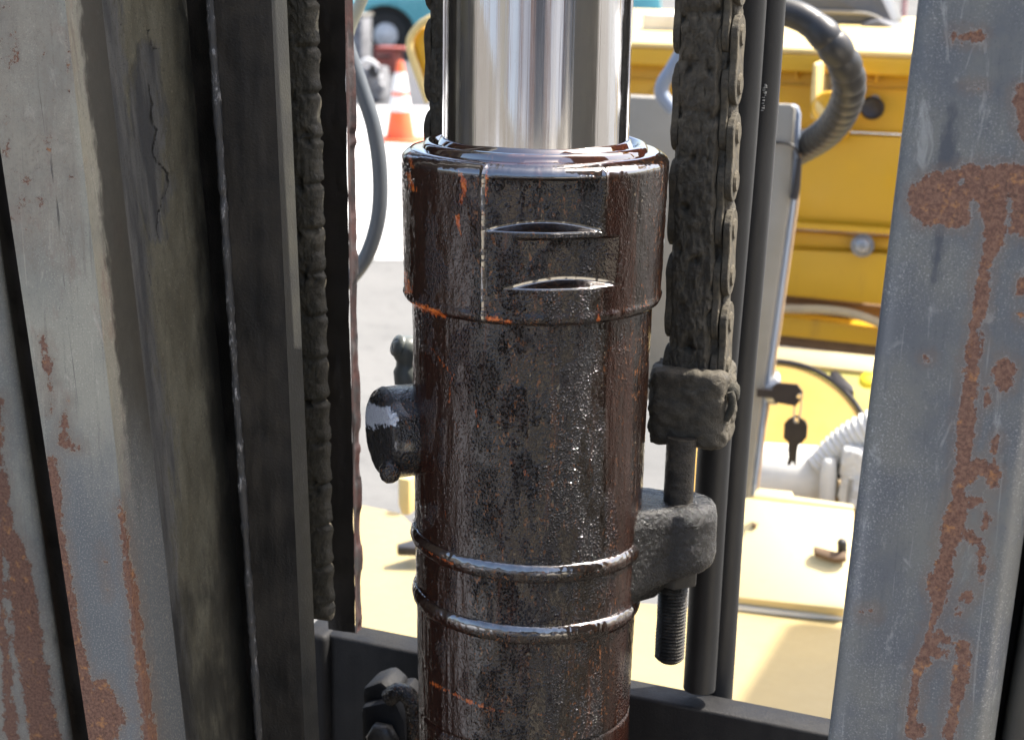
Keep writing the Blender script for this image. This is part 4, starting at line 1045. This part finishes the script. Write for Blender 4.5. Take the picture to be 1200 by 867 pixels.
# ---- white pipes and tank
WY = HYD-.33
pts = [onY(x, y, WY) for x, y in ((962, 548), (985, 524), (1012, 505), (1050, 488), (1090, 476))]
pw = spline(pts, 160); V, F = tube(pw, .0150+.0011*np.sin(np.arange(len(pw))*.75), 22); tag(obj('white_pipe', V, F, M['white'], origin=pts[0]), 'thick ribbed white pipe curving up towards the right rail', 'pipe')
tT = thing('white_tank', 'rounded dusty white tank below the round cover', 'tank', onY(925, 590, WY))
pa, pb = onY(840, 552, WY+.02), onY(985, 562, WY+.02)
V, F = lathe(pa, pb-pa, [(0, .02), (.004, .028), (.012, .031), (np.linalg.norm(pb-pa)-.012, .031), (np.linalg.norm(pb-pa)-.003, .028), (np.linalg.norm(pb-pa), .02)], 32); obj('tank_body', V, F, M['white'], tT)
V, F = lathe(onY(969, 590, WY-.02), (0, 0, 1), [(0, .0075), (.030, .0078), (.034, .0070), (.040, .0066), (.044, .004), (.0445, .001)], 20); obj('tank_neck', V, F, M['white'], tT)
V, F = lathe(onY(985, 560, WY-.01), (0, 0, 1), [(0, .0035), (.018, .0035), (.02, .0025)], 14); obj('tank_clip', V, F, M['plastic'], tT)
tW = thing('white_valve', 'bright white valve block with a grey pin beside the cream box', 'valve', onY(1005, 600, WY-.03))
V, F = blob_box(982, 1030, 528, 600, WY-.03, .05, seed=33, amp=.003); obj('valve_body', V, F, M['white'], tW)
V, F = cyl(onY(994, 590, WY-.04), onY(998, 560, WY-.04), .0025); obj('valve_pin', V, F, M['steel'], tW)
# ---- cream box with latch
BY = HYD-.34
bp = onZ(935, 709, onY(900, 760, .62)[2]+.012)
tQ = thing('cream_box', 'cream yellow box lid with small dark latch, left of the rusty right rail', 'box', onP(935, 712, bp, TILT))
slab('box_lid', [(838, 578), (1001, 597), (990, 713), (838, 697)], bp, TILT, .03, M['cream'], tQ, .002)
slab('lid_hinge', [(838, 566), (929, 575), (929, 580), (1000, 590), (1001, 596), (838, 577)], bp-TILT*.002, TILT, .03, M['cream'], tQ, .002)
lt = slab('latch', [(953, 639), (960, 640), (981, 646), (992, 645), (992, 654), (978, 655), (954, 647)], bp+TILT*.008, TILT, .006, M['brown'], tQ, .0015)
V, F = lathe(onP(987, 647, bp, TILT), TILT, [(0, .004), (.014, .004), (.016, .002)], 14); obj('latch_pin', V, F, M['bolt'], tQ)
V, F = lathe(onP(884, 617, bp, TILT), TILT, [(0, .0022), (.003, .0022), (.004, .001)], 12); obj('lid_rivet', V, F, M['brown'], tQ)
# ---- floor of the truck: flat cream plate, lilac strip painting the gap's shade, with a pale edge
ZF = onY(900, 760, .62)[2]
far_e = [(700, 690), (1100, 738)]
P4 = [onZ(x, y, ZF) for x, y in ((380, 582), (470, 600), (560, 690), (1200, 742), (1200, 900), (380, 900))]
V, F = prism(P4, (0, 0, -.012)); fo = obj('floor_plate', V, F, yellow('scuffed_cream_floor_paint', (.37, .285, .125), (.33, .26, .125), .55, (.28, .22, .12), .6), None, smooth=False); bevel(fo, .003)
tag(fo, 'flat cream yellow floor plate of the truck behind the cross bar, half in shadow', 'floor plate')
V, F = prism([onZ(x, y, ZF+.004) for x, y in ((840, 698), (1100, 722), (1100, 731), (940, 719), (840, 708))], (0, 0, -.003)); obj('pale_edge', V, F, M['white'], fo, smooth=False)
V, F = prism([onZ(x, y, ZF-.02) for x, y in ((838, 660), (1100, 680), (1100, 722), (838, 697.6))], (0, 0, -.006)); tag(obj('under_box_shade', V, F, M['lilac'], None, smooth=False), 'grey lilac strip painted for the shade in the gap under the cream box', 'shade strip')
# ---- grey panels left of the right chain
panel('x', [(0, 0), (1, 0), (1, 1)], 1, .01, M['cowl']) if False else None
o = panel('dash_panel', [(725, 112), (800, 116), (800, 470), (725, 470)], 1.05, .02, M['cowl'], None, .004); tag(o, 'grey dashboard panel seen between the chrome rod and the right chain', 'dashboard')
pts = [onY(x, y, .98) for x, y in ((800, 60), (786, 84), (777, 98), (776, 112), (790, 130))]
V, F = tube(spline(pts, 40), .007, 16); tag(obj('grey_hose', V, F, M['cowl_edge'], origin=pts[-1]), 'blue grey hose bend between the chrome rod and the right chain', 'hose')
# ---- yellow grab bar left of the rod
GY = 1.05
tG = thing('side_guard', 'curved yellow guard plate with sunlit edge, left of the chrome rod', 'guard', onY(500, 130, GY))
panel('guard_plate', [(487, 34), (530, 20), (530, 150), (505, 128), (496, 100), (484, 66), (478, 52)], GY, .03, M['yellow'], tG, .008)
pts = [onY(x, y, GY-.004) for x, y in ((540, 10), (505, 22), (488, 34), (480, 50), (484, 70), (494, 98), (502, 120))]
V, F = tube(spline(pts, 60), .0042, 12); obj('guard_rim', V, F, M['yellow_top'], tG)  # sunlit edge put in as a paler rim
# ---- bits of the truck under the side port
o = panel('yellow_tab', [(466, 560), (480, 562), (480, 604), (470, 604), (466, 590)], .60, .02, M['yellow_top'], None, .002); tag(o, 'small yellow tab just below the oily side port', 'tab')
o = slab('step_edge', [(465, 637), (500, 627), (500, 642), (466, 641)], onZ(480, 640, ZF+.02), (0, 0, 1), .008, M['plastic'], None, .001); tag(o, 'small dark pedal edge behind the barrel, in the left opening', 'pedal')
# ---- things above the hood, top right
tS = thing('seat', 'dark grey vinyl seat back rising above the yellow hood', 'seat', onY(985, 34, 1.75))
panel('seat_back', [(900, 40), (920, 12), (930, -30), (1015, -30), (1035, -4), (1047, 22), (1052, 36)], 1.75, .12, M['seat'], tS, .02)
panel('seat_cushion', [(1002, 38), (1012, 27), (1030, 23), (1046, 30), (1054, 40)], 1.70, .10, M['seat'], tS, .01)
pts = [onY(x, y, 1.74) for x, y in ((955, 14), (990, 15), (1020, 18), (1048, 33))]
V, F = tube(spline(pts, 30), .0025, 8); obj('seat_piping', V, F, M['cowl'], tS)
o = panel('pale_box', [(752, 16), (800, 18), (800, 42), (752, 40)], 1.45, .10, M['white'], None, .004); tag(o, 'pale grey box standing on the hood beside the chrome rod', 'box')
# ---- added blocker out of view: slab and leg, shaped to throw the slanted shadow on the floor
s1, s2 = onZ(945, 729, ZF), onZ(890, 822, ZF)
ZR = 2.35; k = (ZR-ZF)/sun_vec[2]; off = sun_vec*k
g1, g2 = s1+off, s2+off; dd_ = (g2-g1)
tO = thing('shade_blocker', 'added yellow slab out of view, shading the floor plate', 'added blocker', (g1[0]+.5, g1[1], ZR-1.2))
poly = [g1, g1+dd_*1.5, g1+dd_*1.5+np.array([.6, 0, 0]), g1+np.array([.6, .0, 0])]
V, F = prism(poly, (0, 0, .03)); obj('blocker_slab', V, F, M['yellow'], tO, smooth=False)
V, F = box((g1[0]+.55, g1[1]-.05, ZR-.6), (.05, .05, 1.2)); obj('blocker_leg', V, F, M['yellow'], tO, smooth=False)

#SECTION_YARD
# ------------------------------------------------------------------ the yard in the left opening
def cone():
    b = far(464.5, 12.75, .0)
    t = thing('traffic_cone', 'orange traffic cone with two white bands on the bright yard', 'traffic cone', b)
    H_ = .57; rr = lambda z: .026+(.112-.026)*(1-z/H_)
    def seg(z0, z1, e=0): return lathe(b+np.array([0, 0, .02]), (0, 0, 1), [(z0, rr(z0)+e), (z1, rr(z1)+e)], 28, False)
    V, F = lathe(b+np.array([0, 0, .02]), (0, 0, 1), [(0, rr(0)), (H_-.02, rr(H_)), (H_, rr(H_)-.008), (H_, .006)], 28); obj('cone_body', V, F, M['orange'], t)
    for z0, z1 in ((.345, .485), (.205, .315)):
        V, F = seg(z0, z1, .002); obj('reflective_band', V, F, M['coneband'], t)
    V, F = box(b+np.array([0, 0, .012]), (.36, .36, .022)); bevel(obj('cone_base', V, F, M['orange'], t), .006)
cone()
def car():
    d = 20.6; c = far(447, d, 0)
    ax = -R0; up = np.array([0, 0, 1.]); dp = np.array([-math.sin(PSI), math.cos(PSI), 0])   # car faces image left
    t = thing('parked_car', 'teal car parked on the far grey ground, nose to the left', 'car', c)
    W2 = 1.65
    def pt(s, z, w_): return c + ax*s + up*z + dp*w_
    arch = [(.36*math.cos(a), .30+.34*math.sin(a)) for a in np.linspace(-.3, math.pi+.3, 14)]
    low = [(.52, .22)] + arch + [(-.6, .20), (-2.0, .20)]
    arch2 = [(-2.45+.34*math.cos(a), .30+.34*math.sin(a)) for a in np.linspace(-.3, math.pi+.3, 14)]
    prof = [(.58, .42), (.56, .58), (.48, .66), (.2, .74), (-.5, .80), (-.75, .86), (-1.9, .90), (-3.0, .86), (-3.25, .80), (-3.3, .45), (-3.25, .25)] + [p for p in arch2[::-1]] + [(-2.0, .2), (-.6, .2)] + arch[::-1] + [(.54, .24)]
    V, F = prism([pt(s, z, 0) for s, z in prof], dp*W2); bevel(obj('car_body', V, F, M['teal'], t, smooth=False), .03, 2)
    roof = [(-.75, .86), (-1.3, 1.30), (-2.4, 1.34), (-3.0, .88)]
    V, F = prism([pt(s, z, .12) for s, z in roof], dp*(W2-.24)); bevel(obj('cabin', V, F, M['glass'], t, smooth=False), .04, 2)
    V, F = prism([pt(s, z, .10) for s, z in ((-1.28, 1.30), (-1.35, 1.36), (-2.35, 1.39), (-2.42, 1.33))], dp*(W2-.2)); obj('roof', V, F, M['teal'], t, smooth=False)
    V, F = box(c+ax*.55+up*.34+dp*(W2/2), (.12, .12, .12)); V = [c+ax*(.50+.12*x)+up*(.36+.05*z)+dp*(y*W2) for x in (0, 1) for y in (0, 1) for z in (0, 1)]
    obj('bumper', V, [(0, 1, 3, 2), (4, 6, 7, 5), (0, 4, 5, 1), (2, 3, 7, 6), (0, 2, 6, 4), (1, 5, 7, 3)], M['hub'], t, smooth=False)
    for s in (0, -2.45):
        V, F = lathe(pt(s, .29, .10), dp, [(0, .22), (.01, .28), (.03, .295), (.17, .295), (.19, .28), (.2, .2)], 28); wh = obj('wheel', V, F, M['tyre'], t)
        V, F = lathe(pt(s, .29, .09), -dp, [(-.02, .15), (0, .14), (.01, .08), (.04, .05), (.05, .01)], 20); obj('hub_cap', V, F, M['hub'], wh)
    V, F = prism([pt(s, z, .16) for s, z in [(.5, .24)]+[(.40*math.cos(a), .28+.40*math.sin(a)) for a in np.linspace(0, math.pi, 14)]+[(-.5, .24)]], dp*.03); obj('wheel_well', V, F, M['plastic'], t, smooth=False)
    V, F = lathe(pt(.50, .56, .18), ax, [(0, .08), (.06, .075), (.075, .05), (.08, .01)], 18); obj('headlight', V, F, M['hub'], t)
car()
def engine_pile():
    c = far(434, 15.6, .012)
    t = thing('engine_block', 'grey engine block with dark openings on the grey ground, left of the cone', 'engine', c)
    V, F = box(c+np.array([0, 0, .16]), (.22, .24, .30)); V = port_noise(np.asarray(V), 3); bevel(obj('block', V, F, M['engine'], t), .03)
    for k, (dx, dz, r) in enumerate(((.06, .28, .06), (.10, .13, .05), (-.03, .20, .045))):
        V, F = lathe(c+R0*dx+np.array([0, -.12, dz]), (.2, -1, .1), [(0, r), (.05, r), (.06, r*.8), (.03, r*.6), (.03, .002)], 16); obj('cylinder_bore', V, F, M['engine'] if k else M['plastic'], t)
    V, F = tube(spline([c+R0*x+np.array([0, -.16, z]) for x, z in ((-.1, .32), (.0, .38), (.09, .33), (.12, .22))], 30), .018, 10); obj('manifold', V, F, M['hub'], t)
    c2 = far(451, 18.5, .012)
    t2 = thing('red_bin', 'faded red metal bin behind the cone', 'bin', c2)
    V, F = box(c2+np.array([0, 0, .14]), (.25, .22, .24)); bevel(obj('bin_body', V, F, M['red'], t2), .02)
    V, F = box(c2+R0*.06+np.array([0, 0, .276]), (.36, .26, .03)); bevel(obj('bin_lid', V, F, M['red'], t2), .008)
    V, F = lathe(c2+np.array([0, -.14, .2]), R0, [(-.08, .012), (.08, .012)], 10); obj('bin_handle', V, F, M['dark_steel'], t2)
    c3 = far(418, 19.5, .012)
    t3 = thing('grey_cabinet', 'pale grey steel cabinet at the edge of the left opening', 'cabinet', c3)
    V, F = box(c3+np.array([0, 0, .30]), (.17, .3, .52)); bevel(obj('cabinet_body', V, F, M['engine'], t3), .01)
    V, F = box(c3+np.array([0, 0, .575]), (.20, .32, .025)); bevel(obj('cabinet_top', V, F, M['cowl'], t3), .006)
engine_pile()
o = None
V, F = cyl(far(489, 22, 0), far(489, 22, 2.2), .035); tag(obj('red_post', V, F, M['post_red']), 'pale red post standing beside the teal car', 'post')
V, F = cyl(far(1042, 30, 0), far(1042, 30, 4), .045); tag(obj('red_post', V, F, M['post_red']), 'thin pale red post above the seat back, top right', 'post')
tw = thing('yard_wall', 'pale green wall far behind the seat, top right corner', 'wall', far(900, 46, 0))
for z0, z1, m_ in ((0, .25, M['white']), (.25, 2.4, M['green'])):
    c = far(860, 46, 0); V = [c+R0*x+np.array([-math.sin(PSI), math.cos(PSI), 0])*y+np.array([0, 0, z]) for x in (-7, 10) for y in (0, .3) for z in (z0, z1)]
    obj('wall_base' if z0 == 0 else 'wall_face', V, [(0, 1, 3, 2), (4, 6, 7, 5), (0, 4, 5, 1), (2, 3, 7, 6), (0, 2, 6, 4), (1, 5, 7, 3)], m_, tw, smooth=False)

# ------------------------------------------------------------------ across the yard, behind the camera: seen only in the chrome and the oil
bd = np.array([-math.sin(PSI), math.cos(PSI), 0]); wc = np.array([CAM[0], CAM[1], 0]) - bd*11.5
tw = thing('warehouse', 'long pale warehouse across the yard with brown posts and a grey door', 'building', wc)
BOXF = [(0, 1, 3, 2), (4, 6, 7, 5), (0, 4, 5, 1), (2, 3, 7, 6), (0, 2, 6, 4), (1, 5, 7, 3)]
def wbox(name, x0, x1, y0, y1, z0, z1, m_):
    V = [wc+R0*x+bd*y+np.array([0, 0, z]) for x in (x0, x1) for y in (y0, y1) for z in (z0, z1)]
    return obj(name, V, BOXF, m_, tw, smooth=False)
wbox('wall', -45, -4.6, -4, 0, 0, 3.6, worn('pale_blue_grey_cladding', (.37, .41, .46), (.31, .35, .40), .6, 1, .1, .3, streak=False)); wbox('wall', -4.6, 4.2, -4, -.2, 0, 3.6, M['post_grey']); wbox('wall', 4.2, 9, -4, 0, 0, 3.6, M['post_grey']); wbox('wall', 9, 40, -4, 0, 0, 3.6, M['tanwall'])
wbox('roof', -46, 31, -4.5, .5, 3.6, 3.8, M['shed'])
for x in (-22, -14, -8.6, -4.6, -1.7, -1.35, 2.1, 2.5, 7, 12, 18):
    wbox('post', x, x+.26, .02, .2, 0, 3.6, M['brown_post'])
wbox('door', -.9, 1.7, -.18, -.1, 0, 3.0, M['shed']); wbox('door', 7.4, 11.6, .02, .1, 0, 3.0, M['shed'])
wbox('door', -13.2, -9.2, .02, .1, 0, 3.0, M['cowl'])
